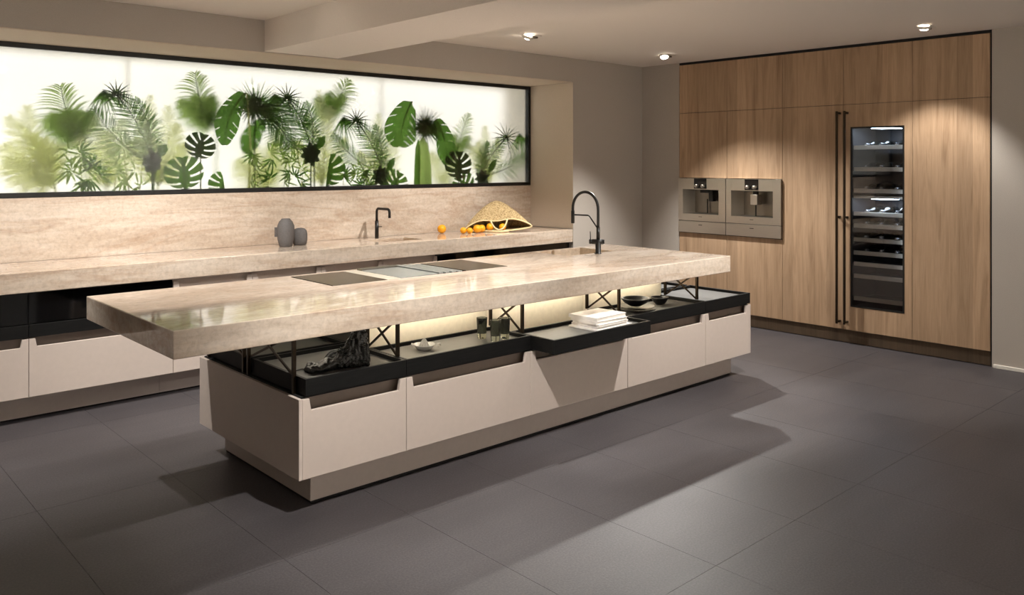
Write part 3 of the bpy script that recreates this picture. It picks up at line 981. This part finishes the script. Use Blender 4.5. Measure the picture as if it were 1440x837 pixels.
# steel cross frames carrying the slab
def frame(x, y0, y1, label, zb=.6185):
    t = empty('cross_frame', (x, (y0 + y1) / 2, zb), label, 'support frame', 'cross braced frames under the slab')
    w_ = .0165
    box('post', (x - w_ / 2, x + w_ / 2, y0 - w_ / 2, y0 + w_ / 2, zb, ZS - .0005), 'bronze', t, .001)
    box('post', (x - w_ / 2, x + w_ / 2, y1 - w_ / 2, y1 + w_ / 2, zb, ZS - .0005), 'bronze', t, .001)
    build('brace', MB().bar((x - .004, y0 + .006, .625), (x - .004, y1 - .006, ZS - .01), .007, .011), 'bronze', t)
    build('brace', MB().bar((x + .004, y1 - .006, .625), (x + .004, y0 + .006, ZS - .01), .007, .011), 'bronze', t)
frame(S[0] + .006, 3.492, 3.965, 'black cross braced frame at the cloth bag end of the slab', .537)
frame(S[0] + .006, 4.02, 4.46, 'black cross braced frame at the far corner of the slab', .537)
fx = [S[1] + .010, S[2] + .020, S[3] + .022, S[4] + .026]
for x_, lb in zip(fx, ('black cross braced frame between the cloth bag and the juicer', 'black cross braced frame beside the tumblers', 'black cross braced frame between the books and the plates', 'black cross braced frame beside the small black bowl')):
    frame(x_, 3.492, 3.772, lb)
frame(fx[3], 4.02, 4.46, 'black cross braced frame on the far side of the empty tray')

# glowing back panels between the frames
for a, b, lb in zip(fx[:-1], fx[1:], ('glowing cream panel behind the juicer and tumblers', 'glowing cream panel behind the books', 'glowing cream panel behind the plates and bowls')):
    t = empty('glow_panel', ((a + b) / 2, 3.80, .541), lb, 'light panel', 'glowing panels under the slab')
    x0_, x1_ = a - .012, b - .0135
    box('diffuser', (x0_, x1_, 3.800, 3.812, .541, ZS - .001), 'cream', t, .001)
    box('back_board', (x0_, x1_, 3.8125, 3.84, .541, ZS - .001), 'taupe', t)
    box('led_strip', (x0_ + .05, x1_ - .05, 3.722, 3.742, ZS - .008, ZS - .0005), 'led', t)

t = empty('under_slab_light', (2.1, 3.73, ZS - .009), 'slim warm light strip under the slab above the black cloth bag', 'light strip')
box('led_strip', (1.90, 2.34, 3.835, 3.85, ZS - .006, ZS - .0005), M['led'], t)
box('housing', (1.89, 2.35, 3.851, 3.860, ZS - .012, ZS - .0005), 'black', t)
# ------------------------------------------------------------------ cooktop and downdraft
XA, XB = 2.66, 3.235
for a, b, lb in ((HOB[0] + .002, XA - .002, 'dark flush cooktop plate at the overhanging end of the vent'), (XB + .002, HOB[1] - .002, 'dark flush cooktop plate between the vent and the island sink')):
    t = empty('cooktop', ((a + b) / 2, HOB[2], TOP - .05), lb, 'cooktop', 'cooktop plates')
    box('support_tray', (a, b, HOB[2] + .001, HOB[3] - .001, TOP - .05, TOP - .012), 'gap', t)
    g_ = box('glass_plate', (a + .003, b - .003, HOB[2] + .005, HOB[3] - .005, TOP - .012, TOP + .002), 'hob', t, .001)
    for v0, v1 in ((HOB[2] + .002, HOB[2] + .0045), (HOB[3] - .0045, HOB[3] - .002)):
        box('edge_strip', (a, b, v0, v1, TOP - .012, TOP + .0015), 'steel_dark', g_)
t = empty('downdraft_vent', (XA, HOB[2], TOP - .012), 'steel downdraft vent between the two dark cooktop plates', 'vent')
box('steel_frame', (XA, XA + .09, HOB[2] + .003, HOB[3] - .003, TOP - .012, TOP + .0015), 'shelf', t, .001)
box('glass_cover', (XA + .092, XA + .36, HOB[2] + .003, HOB[3] - .06, TOP - .012, TOP + .0035), 'satin', t, .0015)
box('cover_edge', (XA + .092, XA + .36, HOB[3] - .058, HOB[3] - .003, TOP - .012, TOP + .012), 'steel_dark', t, .002)
for k in range(4):
    xx = XA + .372 + k * .05
    box('slat', (xx, xx + .03, HOB[2] + .006, HOB[3] - .006, TOP - .012, TOP + .010 - .002 * k), 'satin', t, .003)
box('slot', (XA + .362, XB, HOB[2] + .003, HOB[3] - .003, TOP - .0119, TOP - .006), 'gap', t)

# ------------------------------------------------------------------ taps
def arc(c, u, v, r, a0, a1, n=14):
    return [Vector(c) + Vector(u) * (r * math.cos(R(a0 + (a1 - a0) * i / n))) + Vector(v) * (r * math.sin(R(a0 + (a1 - a0) * i / n))) for i in range(n + 1)]

bx, by = 4.565, 4.05
t = empty('arched_tap', (bx, by, TOP), 'tall matt black arched tap with pull out spray on the island slab', 'tap')
reach = .255
zt = 1.385
build('base_column', MB().lathe([(.0005, 0), (.024, 0), (.024, .004), (.0205, .006), (.0205, .105), (.0005, .105)], (bx, by, TOP), 24), 'black', t)
# mixer body across
ax = Vector((.62, -.78, 0)).normalized()
mbp = Vector((bx, by, TOP + .088))
mx_ = MB().tube([mbp - ax * .045, mbp + ax * .035], .0185, 20)
mo = build('mixer_body', mx_, 'black', t)
build('side_knob', MB().tube([mbp - ax * .046, mbp - ax * .052, mbp - ax * .066], [.015, .0175, .0165], 18), 'black', t)
build('end_cap', MB().tube([mbp + ax * .036, mbp + ax * .046], [.017, .016], 18), 'black', t)
build('lever', MB().tube([mbp - ax * .056 + Vector((0, 0, .014)), mbp - ax * .058 + Vector((0, 0, .075))], [.0038, .003], 10), 'black', t)
build('riser_sleeve', MB().tube([(bx, by, TOP + .10), (bx, by, TOP + .195)], .0135, 18), 'black', t)
r_ = reach / 2
path = [Vector((bx, by, TOP + .19)), Vector((bx, by, zt - r_ - .06)), Vector((bx, by, zt - r_ - .02))] + arc((bx, by + r_, zt - r_), (0, -1, 0), (0, 0, 1), r_, 0, 180, 20) + [Vector((bx, by + reach, zt - r_ - .05)), Vector((bx, by + reach, zt - r_ - .09))]
build('hose_arch', MB().tube(path, .0105, 14), 'black', t)
hz = 1.148
build('spray_head', MB().tube([(bx, by + reach, 1.245), (bx, by + reach, 1.235), (bx, by + reach, hz), (bx, by + reach, hz - .003)], [.0105, .0135, .0135, .012], 18), 'black', t)
build('docking_arm', MB().tube([(bx, by + reach, 1.21), (bx, by + .10, 1.212), (bx, by + .085, 1.206), (bx, by + .006, 1.12)], [.0055, .0055, .0055, .005], 10), 'black', t)

bx, by = 4.064, 6.215
t = empty('short_tap', (bx, by, TOP), 'short matt black angular tap beside the wall sink', 'tap')
build('base_sleeve', MB().lathe([(.0005, 0), (.0165, 0), (.0165, .155), (.0005, .155)], (bx, by, TOP), 20), 'black', t)
zt = 1.198
path = [Vector((bx, by, TOP + .15)), Vector((bx, by, zt - .035))] + arc((bx, by - .03, zt - .03), (0, 1, 0), (0, 0, 1), .03, 0, 90, 6)[0:] + [Vector((bx, by - .16, zt))] + arc((bx, by - .17, zt - .03), (0, 0, 1), (0, -1, 0), .03, 0, 90, 6) + [Vector((bx, by - .2, zt - .075))]
build('spout', MB().tube(path, .0115, 16), 'black', t)
build('lever', MB().tube([(bx + .01, by - .01, TOP + .10), (bx + .022, by - .05, TOP + .103)], [.005, .0035], 10), 'black', t)

# ------------------------------------------------------------------ vases
def vase(loc, prof, label, lug=False):
    t = empty('ceramic_vase', loc, label, 'vase')
    build('body', MB().lathe(prof, loc, 36), 'ceramic', t)
    if lug:
        x_, y_, z_ = loc
        d_ = Vector((-.75, .66, 0)).normalized()
        c_ = Vector(loc) + d_ * .072
        build('lug_handle', MB().bar(c_ + Vector((0, 0, .078)), c_ + Vector((0, 0, .152)), .024, .030), 'ceramic', t, )
vase((3.12, 6.08, TOP), [(.0005, .0), (.044, 0), (.052, .006), (.064, .06), (.069, .12), (.066, .165), (.052, .20), (.036, .216), (.034, .222), (.030, .222), (.030, .205), (.045, .18), (.055, .1), (.0005, .02)], 'tall round shouldered grey ceramic vase with a lug on the wall worktop', True)
vase((3.27, 6.13, TOP), [(.0005, 0), (.044, 0), (.052, .006), (.060, .04), (.060, .09), (.052, .118), (.038, .132), (.022, .137), (.018, .137), (.018, .12), (.04, .1), (.0005, .02)], 'low rounded grey ceramic vase behind the tall vase')

# ------------------------------------------------------------------ basket bag
def bag():
    cx, cy = 5.33, 6.03
    loc = (cx, cy, TOP)
    t = empty('basket_bag', loc, 'woven straw basket bag lying on its side on the wall worktop', 'bag')
    # ex runs along the mouth (sideways in view), ey into the bag
    ex = Vector((.80, -.60, 0)).normalized(); ey = Vector((.60, .80, 0)).normalized()
    c0 = Vector(loc) - ey * .06
    nU, nV = 56, 16
    def sec(v, u):
        # v 0 mouth .. 1 bottom ; u angle
        a = 2 * math.pi * u
        hw = .325 * (1 - .10 * v) if v < .25 else .325 * (1 - .10 * v) * (1 - .55 * ((v - .25) / .75) ** 1.6)
        hh = .062 + .075 * math.sin(min(1, v * 1.25) * math.pi / 2)
        s_, c_ = math.sin(a), math.cos(a)
        X = hw * c_
        if s_ >= 0:
            zc = hh * 2 * (abs(s_) ** (.68 + .55 * (1 - v)))
            if v < .5:   # sagging upper lip
                zc *= 1 - .30 * (1 - v / .5) * math.exp(-((X + .02) / .12) ** 2)
            z = .018 + zc * (1 - .25 * (X / (hw + 1e-6)) ** 2)
        else:
            z = .018 - .009 * abs(s_) ** .6
        lift = .035 * (1 - v) * (max(0, X / hw) ** 2)
        Y = v * .26 - .03 * abs(c_) ** 3 * (1 - v) + .02 * max(0, s_) * (1 - v)
        return c0 + ex * X + ey * Y + Vector((0, 0, z + lift))
    mb = MB(); vs = []
    for j in range(nV + 1):
        for i in range(nU):
            vs.append(sec(j / nV, i / nU))
    fs = []
    for j in range(nV):
        for i in range(nU):
            a, b = j * nU + i, j * nU + (i + 1) % nU
            fs.append((a, b, b + nU, a + nU))
    fs.append(tuple(nV * nU + i for i in range(nU)))
    mb.add(vs, fs, True)
    o = build('woven_body', mb, 'straw', t)
    sd = o.modifiers.new('thick', 'SOLIDIFY'); sd.thickness = .009; sd.offset = -1
    rim = [sec(0, i / nU) for i in range(nU)] + [sec(0, 0)]
    build('rim_braid', MB().tube(rim, .0065, 8, False), 'rope', t)
    # handle hanging from the upper lip
    top1, top2 = sec(.02, .285), sec(.02, .205)
    p1, p2 = top1, top2
    lowz = TOP + .022
    path = []
    for k in range(17):
        s_ = k / 16
        p = p1.lerp(p2, s_)
        p = p - ey * (.035 * math.sin(math.pi * s_) + .012)
        p.z = p.z - (p.z - lowz) * (math.sin(math.pi * s_) ** .6)
        path.append(p)
    build('handle', MB().tube(path, .0085, 10), 'rope', t)
    q1, q2 = sec(0, .70), sec(0, .80)
    path = [q1 - ey * (.02 + .045 * math.sin(math.pi * k / 10)) + (q2 - q1) * (k / 10) for k in range(11)]
    for p in path: p.z = TOP + .0095
    build('handle', MB().tube(path, .008, 10), 'rope', t)
    return c0, ex, ey
c0, ex, ey = bag()

def orange(p, r, label):
    t = empty('orange', (p[0], p[1], p[2]), label, 'orange', 'oranges on the wall worktop')
    mb = MB()
    mb.ball((p[0], p[1], p[2] + r * .97), r, 24, 14, .97)
    build('peel', mb, 'orange', t)
    build('stem_scar', MB().lathe([(.0004, .0015), (.004, .0012), (.005, 0)], (p[0] + r * .3, p[1] - r * .2, p[2] + r * 1.87), 10), 'leaf_dark', t)
orange((4.80, 6.23, TOP), .042, 'single orange lying apart from the bag on the wall worktop')
orange((4.925, 6.06, TOP), .031, 'small orange farthest out of the bag row')
orange((4.965, 6.015, TOP), .030, 'small orange between the row end and the larger oranges')
orange((5.075, 6.035, TOP), .040, 'larger orange just outside the bag mouth')
orange((5.155, 6.065, TOP), .037, 'orange half tucked under the bag lip')
orange((5.245, 6.045, TOP + .013), .036, 'orange lying in the shade inside the bag')
orange((5.345, 5.975, TOP + .013), .034, 'orange deep inside the bag behind its handle')

# ------------------------------------------------------------------ things on the trays
# cloth bag
def cloth_bag():
    loc = (2.10, 3.55, ZTF)
    t = empty('cloth_bag', loc, 'crumpled black net bag with beaded texture lying in a tray', 'bag')
    A = Vector((1.945, 3.605, ZTF)); B = Vector((2.245, 3.50, ZTF))
    ax_ = (B - A).normalized(); sd_ = Vector((-ax_.y, ax_.x, 0))
    nU, nV = 90, 60
    vs = []
    def hgt(u):
        if u < .22: return .022 + .03 * math.sin(u / .22 * math.pi) * .6
        if u < .62: return .028 + .075 * ((u - .22) / .40) ** 1.1
        if u < .80: return .103 + .105 * ((u - .62) / .18) ** .8
        return .208 * math.sqrt(max(0.0, 1 - ((u - .80) / .21) ** 3.0))
    for i in range(nU + 1):
        u = i / nU
        h_ = max(.004, hgt(u)); wd = .05 + .02 * math.sin(u * 7) + .012 * u
        if u > .93: wd *= math.sqrt(max(.05, (1 - u) / .07))
        if u < .06: wd *= max(.1, u / .06)
        for j in range(nV):
            a = 2 * math.pi * j / nV
            sx_ = math.cos(a) * wd
            sz = (math.sin(a) * .5 + .5)
            narrow = 1 - .55 * sz ** 1.4 * (1 if u > .5 else .2)
            p = A + ax_ * (u * (B - A).length) + sd_ * (sx_ * narrow) + Vector((0, 0, sz * h_))
            nd = Vector((math.cos(a), 0, math.sin(a)))
            amp = .010 if u > .45 else .006
            dsp = amp * (noise.noise(p * 95)) + .014 * noise.noise(p * 26)
            if u > .42:
                vd = noise.voronoi(p * 75)[0][0]
                dsp += .008 * (.6 - vd)
            p = p + sd_ * (nd.x * dsp) + Vector((0, 0, nd.z * dsp))
            p.z = max(ZTF + .0008, p.z)
            vs.append(p)
    fs = []
    for i in range(nU):
        for j in range(nV):
            a, b = i * nV + j, i * nV + (j + 1) % nV
            fs.append((a, b, b + nV, a + nV))
    build('net_body', MB().add(vs, fs, True), 'cloth', t)
    rb = random.Random(5); mb = MB(); k = 0
    while k < 620:
        i = rb.randint(int(nU * .5), nU - 3); j = rb.randint(0, nV - 1)
        p = vs[i * nV + j]
        if p.z < ZTF + .004: continue
        mb.ball(p, rb.uniform(.0022, .0042), 7, 5); k += 1
    bd = build('beads', mb, 'bead', t); bd['kind'] = 'stuff'
    # knotted handles and cord
    for k, off in enumerate((.0, .03)):
        pth = [A + ax_ * (.10 + .10 * s_ / 10) + sd_ * (.045 - off) + Vector((0, 0, .03 + .045 * math.sin(math.pi * s_ / 10))) for s_ in range(11)]
        build('handle', MB().tube(pth, .0075, 8), 'cloth', t)
    pth = [A + ax_ * (.01 - .012 * s_) + sd_ * (.01 * math.sin(s_ * 1.1) + .02) + Vector((0, 0, .006)) for s_ in range(7)]
    build('cord', MB().tube(pth, .0035, 6), 'cloth', t)
cloth_bag()

# juicer
loc = (2.655, 3.60, ZTF)
t = empty('glass_juicer', loc, 'clear glass citrus juicer standing in a tray', 'juicer')
build('bowl', MB().lathe([(.0005, .0), (.036, 0), (.040, .003), (.054, .022), (.060, .026), (.060, .029), (.054, .028), (.044, .012), (.030, .008), (.0005, .008)], loc, 36), 'clear', t)
mb = MB(); prof = [(.026, .008), (.024, .02), (.017, .038), (.008, .055), (.0005, .060)]
seg = 40; vs = []
for r0, z0 in prof:
    for k in range(seg):
        a = 2 * math.pi * k / seg
        rr_ = r0 * (1 + .14 * math.cos(a * 10))
        vs.append((loc[0] + rr_ * math.cos(a), loc[1] + rr_ * math.sin(a), loc[2] + z0))
mb.add(vs, [(i * seg + k, i * seg + (k + 1) % seg, (i + 1) * seg + (k + 1) % seg, (i + 1) * seg + k) for i in range(len(prof) - 1) for k in range(seg)], True)
build('reamer_cone', mb, 'clear', t)
build('handle', MB().tube([Vector(loc) + Vector((.055, -.04, .022)) * 1.0, Vector(loc) + Vector((.072, -.052, .026))], [.010, .009], 12), 'clear', t)
build('spout', MB().tube([Vector(loc) + Vector((-.045, .036, .024)), Vector(loc) + Vector((-.055, .044, .029))], [.008, .006], 10), 'clear', t)

# tumblers
for (x_, y_), lb in zip(((3.062, 3.60), (3.072, 3.495), (3.152, 3.505)), ('smoked glass tumbler standing against the glowing panel side', 'smoked glass tumbler between the two other tumblers', 'smoked glass tumbler next to the cross frame')):
    t = empty('tumbler', (x_, y_, ZTF), lb, 'glass', 'smoked tumblers')
    build('glass_wall', MB().lathe([(.0005, 0), (.0235, 0), (.0255, .003), (.0315, .118), (.0312, .1195), (.0298, .1195), (.0292, .118), (.0248, .034), (.022, .031), (.0005, .031)], (x_, y_, ZTF + .0004), 36), 'smoke', t)

# books
def book(x, y, z, w_, d_, h_, rot, mat, label):
    t = empty('book', (x, y, z), label, 'book', 'stack of white books')
    t.rotation_euler.z = rot
    ct = .0018
    def b_(nm, dims, mt):
        a, b, c, d, e, f = dims
        return build(nm, MB().box(x + a, x + b, y + c, y + d, z + e, z + f), mt, t, .0006, 1)
    b_('page_block', (-w_ / 2 + .003, w_ / 2 - .004, -d_ / 2 + .003, d_ / 2 - .003, ct, h_ - ct), 'paper')
    b_('cover', (-w_ / 2, w_ / 2, -d_ / 2, d_ / 2, 0, ct), mat)
    b_('cover', (-w_ / 2, w_ / 2, -d_ / 2, d_ / 2, h_ - ct, h_), mat)
    b_('spine', (-w_ / 2, -w_ / 2 + .003, -d_ / 2, d_ / 2, ct, h_ - ct), mat)
bkz = ZTF
for (dx, dy, w_, d_, h_, rot, mt, lb) in (
    (.005, .0, .330, .235, .010, R(2), 'cover', 'thin wide white book at the bottom of the stack'),
    (.0, .005, .275, .215, .014, R(-1), 'cover_grey', 'pale grey book second from the tray in the stack'),
    (.005, .0, .275, .215, .011, R(1), 'cover', 'slim white book in the middle of the stack'),
    (-.003, .005, .280, .215, .018, R(-2), 'cover', 'thick white book under the top book of the stack'),
    (.0, .022, .285, .225, .021, R(2.5), 'cover', 'thick white book on top of the stack')):
    book(3.842 + dx, 3.392 + dy, bkz, w_, d_, h_, rot, mt, lb)
    bkz += h_ + .0003

# plates and bowls
px_, py_ = 4.42, 3.575
def plate(z, r, label):
    t = build('plate', MB().lathe([(.0005, 0), (r * .6, 0), (r * .62, .002), (r, .013), (r, .016), (r * .97, .016), (r * .6, .006), (.0005, .005)], (px_, py_, z), 40), 'dark_ceramic', None, origin=(px_, py_, z))
    tag(t, label, 'plate', 'dark plates')
plate(ZTF, .130, 'lower dark stoneware plate lying on the tray')
plate(ZTF + .0165, .122, 'upper dark stoneware plate below the wide bowl')
def bowl(x, y, z, r, h_, label):
    prof = [(.0005, 0), (r * .42, 0), (r * .46, .003), (r * .80, h_ * .45), (r * .97, h_ * .85), (r, h_), (r * .96, h_), (r * .90, h_ * .8), (r * .7, h_ * .4), (r * .35, .008), (.0005, .007)]
    t = build('bowl', MB().lathe(prof, (x, y, z), 40), 'dark_ceramic', None, origin=(x, y, z))
    tag(t, label, 'bowl', 'dark bowls')
bowl(px_ - .005, py_ + .005, ZTF + .0335, .098, .052, 'wide black stoneware bowl on the stacked plates')
bowl(4.735, 3.62, ZTF, .062, .052, 'small black stoneware bowl standing alone in the tray')

# ================================================================== OAK WALL
CY = [5.217, 4.641, 4.036, 3.442, 2.846, 2.2525]
ZR, ZTO, ZO1, ZO0, ZL = 2.121, 2.626, 1.448, .878, .118
GAP = .0018
XD = XW       # door face
def cab(name, y0, y1, z0, z1, label, cat='cabinet', group='oak fronted cabinets'):
    t = empty(name, (XD, (y0 + y1) / 2, z0), label, cat, group)
    box('carcass', (XD + .024, 7.78, y1 + .0005, y0 - .0005, z0 + .0005, z1 - .0005), 'gap', t)
    box('door', (XD, XD + .021, y1 + GAP, y0 - GAP, z0 + GAP, z1 - GAP), 'oak', t, .0012)
    return t
for i, lb in enumerate(('oak top cupboard in the corner above the small upper doors', 'oak top cupboard above the coffee machine with the metal spout block', 'oak top cupboard above the tall door with a bar handle', 'oak top cupboard above the wine cooler', 'oak top cupboard above the plain tall door')):
    cab('top_cupboard', CY[i], CY[i + 1], ZR, ZTO, lb)
cab('upper_cupboard', CY[0], CY[1], ZO1, ZR, 'oak upper cupboard over the corner coffee machine')
cab('upper_cupboard', CY[1], CY[2], ZO1, ZR, 'oak upper cupboard over the coffee machine beside the tall door')
cab('lower_cupboard', CY[0], CY[1], ZL, ZO0, 'oak lower cupboard below the corner coffee machine')
cab('lower_cupboard', CY[1], CY[2], ZL, ZO0, 'oak lower cupboard below the coffee machine beside the tall door')
def bar_handle(parent, y):
    h = build('bar_handle', MB().box(XD - .062, XD - .044, y - .009, y + .009, .172, 2.062), 'bronze', parent, .002)
    for z in (.19, 1.12, 2.045):
        box('bracket', (XD - .044, XD - .0002, y - .014, y + .014, z - .009, z + .009), 'bronze', h, .002)
tc = cab('tall_cabinet', CY[2], CY[3], ZL, ZR, 'tall oak cabinet with a bar handle next to the coffee machine', group='tall oak cabinets')
bar_handle(tc, 3.478)
cab('tall_cabinet', CY[4], CY[5], ZL, ZR, 'plain tall oak cabinet beside the wine cooler without any handle', group='tall oak cabinets')
tag(box('oak_plinth', (XD + .012, XD + .03, 2.2525, 5.217, .006, ZL - .004), 'oak_dark', None, .001), 'dark wooden plinth below the oak cabinets', 'plinth')

# wine cooler
WY0, WY1, WZ0, WZ1 = 3.377, 2.912, .328, 1.920     # opening
t = empty('wine_cooler', (XD, 3.144, ZL), 'built in wine cooler with oak framed glass door and bar handle', 'wine cooler')
hy0, hy1 = CY[3] - GAP, CY[4] + GAP
door = box('door_stile', (XD, XD + .021, WY0 + .0005, hy0, ZL + GAP, ZR - GAP), 'oak', t, .0008)
box('door_stile', (XD, XD + .021, hy1, WY1 - .0005, ZL + GAP, ZR - GAP), 'oak', t, .0008)
box('door_rail', (XD, XD + .021, WY1 - .0005, WY0 + .0005, ZL + GAP, WZ0), 'oak', t)
box('door_rail', (XD, XD + .021, WY1 - .0005, WY0 + .0005, WZ1, ZR - GAP), 'oak', t)
e = .014
for dims in ((WY1, WY0, WZ0, WZ0 + e), (WY1, WY0, WZ1 - e, WZ1), (WY0 - e, WY0, WZ0 + e, WZ1 - e), (WY1, WY1 + e, WZ0 + e, WZ1 - e)):
    box('window_frame', (XD - .002, XD + .03, dims[0], dims[1], dims[2], dims[3]), 'black', t, .001)
box('glass', (XD + .006, XD + .011, WY1 + e, WY0 - e, WZ0 + e, WZ1 - e), 'thin', t)
box('back_lining', (7.66, 7.67, WY1 - .03, WY0 + .03, WZ0 - .02, WZ1 + .02), 'liner', t)
box('side_lining', (XD + .03, 7.66, WY0 + .001, WY0 + .012, WZ0 - .02, WZ1 + .02), 'liner', t)
box('side_lining', (XD + .03, 7.66, WY1 - .012, WY1 - .001, WZ0 - .02, WZ1 + .02), 'liner', t)
box('floor_lining', (XD + .03, 7.66, WY1 - .001, WY0 + .001, WZ0 - .012, WZ0 + .004), 'liner', t)
box('top_lining', (XD + .03, 7.66, WY1 - .001, WY0 + .001, WZ1 + .004, WZ1 + .016), 'liner', t)
shelf_z = [1.738, 1.546, 1.356, 1.151, 1.045, .922, .805, .707, .599, .400]
for z in shelf_z:
    s_ = box('shelf', (XD + .075, 7.62, WY1 + .004, WY0 - .004, z - .018, z - .012), 'liner', t)
    box('shelf_trim', (XD + .052, XD + .074, WY1 + .004, WY0 - .004, z - .018, z + .018), 'shelf', s_, .002)
box('zone_divider', (XD + .05, 7.655, WY1 + .001, WY0 - .001, 1.290, 1.312), 'shelf', t, .002)
for z in (WZ1 - .012, 1.284):
    box('light_bar', (XD + .10, XD + .30, WY1 + .14, WY0 - .14, z - .003, z), 'bluelight', t)
box('added_side_light', (XD + .034, XD + .040, WY1 + .0005, WY1 + .004, WZ0 + .3, WZ1 - .03), 'bluelight', t)  # hidden strip added to bring out the bottle necks on every shelf
bar_handle(t, 3.408)
for z, nm in zip(shelf_z[:7], ('top', 'second', 'third', 'fourth', 'fifth', 'sixth', 'seventh')):
    for k in range(3):
        y_ = WY0 - .10 - k * .133
        r_ = .0365
        zc = z - .012 + r_ + .0005
        t2 = empty('wine_bottle', (XD + .08, y_, z - .012), 'dark wine bottle lying on the %s wine cooler shelf %s' % (nm, ('nearest the bar handle', 'between two others', 'farthest from the bar handle')[k]), 'bottle', 'bottles on the %s cooler shelf' % nm)
        xo = XD + .078
        build('bottle_glass', MB().lathe([(.0005, .001), (.0135, .001), (.0135, .07), (.016, .085), (.030, .115), (r_, .14), (r_, .30), (.033, .306), (.0005, .300)], (xo, y_, zc), 20, 'x'), 'bottle', t2)
        build('capsule', MB().lathe([(.0005, 0), (.0138, 0), (.0145, .004), (.0145, .055), (.0137, .056)], (xo - .001, y_, zc), 16, 'x'), 'capsule', t2)

# coffee machines
def coffee(y0, y1, label, spout):
    z0, z1 = ZO0, ZO1
    t = empty('coffee_machine', (XD, (y0 + y1) / 2, z0), label, 'coffee machine', 'built in coffee machines')
    P = XD - .021
    y0 -= .003; y1 += .003
    w_ = y0 - y1
    zs = z0 + .125         # drawer top
    # niche opening
    ny0, ny1 = y0 - .10 * w_, y0 - .86 * w_
    nz0, nz1 = zs + .075, z1 - .118
    # front panel around the niche
    box('front_panel', (P, XD + .02, ny0, y0, zs + .004, z1 - .004), 'steel', t, .001)
    box('front_panel', (P, XD + .02, y1, ny1, zs + .004, z1 - .004), 'steel', t, .001)
    box('front_panel', (P, XD + .02, ny1, ny0, nz1, z1 - .004), 'steel', t)
    box('front_panel', (P, XD + .02, ny1, ny0, zs + .004, nz0), 'steel', t)
    # splayed niche
    dx = .12; iy0, iy1, iz0, iz1 = ny0 - .055, ny1 + .045, nz0 + .006, nz1 - .012
    a = [(P, ny0, nz0), (P, ny1, nz0), (P, ny1, nz1), (P, ny0, nz1)]
    b = [(XD + dx, iy0, iz0), (XD + dx, iy1, iz0), (XD + dx, iy1, iz1), (XD + dx, iy0, iz1)]
    build('niche_side', MB().add([a[0], a[3], b[3], b[0]], [(0, 1, 2, 3)]), 'steel', t)
    build('niche_side', MB().add([a[1], a[2], b[2], b[1]], [(0, 1, 2, 3)]), 'steel', t)
    build('niche_floor', MB().add([a[0], a[1], b[1], b[0]], [(0, 1, 2, 3)]), 'steel_dark', t)
    build('niche_top', MB().add([a[3], a[2], b[2], b[3]], [(0, 1, 2, 3)]), 'steel_dark', t)
    box('niche_back', (XD + dx, XD + dx + .006, iy1, iy0, iz0, iz1), 'steel_dark', t)
    yc = (y0 + y1) / 2 + .012
    # control panel
    cp = box('control_panel', (P - .003, P - .0003, yc - .075, yc + .075, nz1 + .008, z1 - .006), 'black_glass', t, .001)
    for s_ in (-.038, .038):
        build('knob', MB().lathe([(.0005, -.030), (.016, -.030), (.018, -.027), (.019, -.003)], (P, yc + s_, nz1 + .036), 20, 'x'), 'steel', cp)
    if spout:
        box('spout_block', (P + .01, XD + .07, yc - .055, yc + .02, nz1 - .135, nz1 - .035), 'steel', t, .003)
        box('spout_neck', (P + .03, XD + .05, yc - .035, yc + .002, nz1 - .035, nz1 - .002), 'black', t)
        box('water_rail', (XD + .02, XD + .03, yc - .024, yc - .014, nz0 + .006, nz1 - .135), 'black', t)
    else:
        box('spout_block', (XD + .03, XD + .09, yc - .115, yc - .065, nz1 - .12, nz1 - .01), 'black', t, .003)
        box('spout_neck', (XD + .05, XD + .09, yc - .05, yc + .05, nz1 - .035, nz1 - .006), 'black', t)
        box('water_rail', (XD + .09, XD + .10, yc - .012, yc - .004, nz0 + .006, nz1 - .10), 'black', t)
    d_ = box('drawer', (P, XD + .02, y1, y0, z0 + .006, zs - .002), 'steel', t, .001)
    box('badge', (P - .0008, P - .0001, yc - .022, yc + .022, zs - .040, zs - .034), 'black', d_)
    box('badge', (P - .0008, P - .0001, yc - .02, yc + .02, zs + .045, zs + .050), 'black', t)
    box('housing', (XD + .128, 7.78, y1, y0, z0 + .001, z1 - .001), 'gap', t)
    box('side_flange', (XD + .02, XD + .128, y0 - .006, y0, z0 + .001, z1 - .001), 'gap', t)
    box('side_flange', (XD + .02, XD + .128, y1, y1 + .006, z0 + .001, z1 - .001), 'gap', t)
coffee(CY[0], CY[1], 'steel built in coffee machine in the corner with an empty niche', False)
coffee(CY[1], CY[2], 'steel built in coffee machine with a metal spout block in its niche', True)
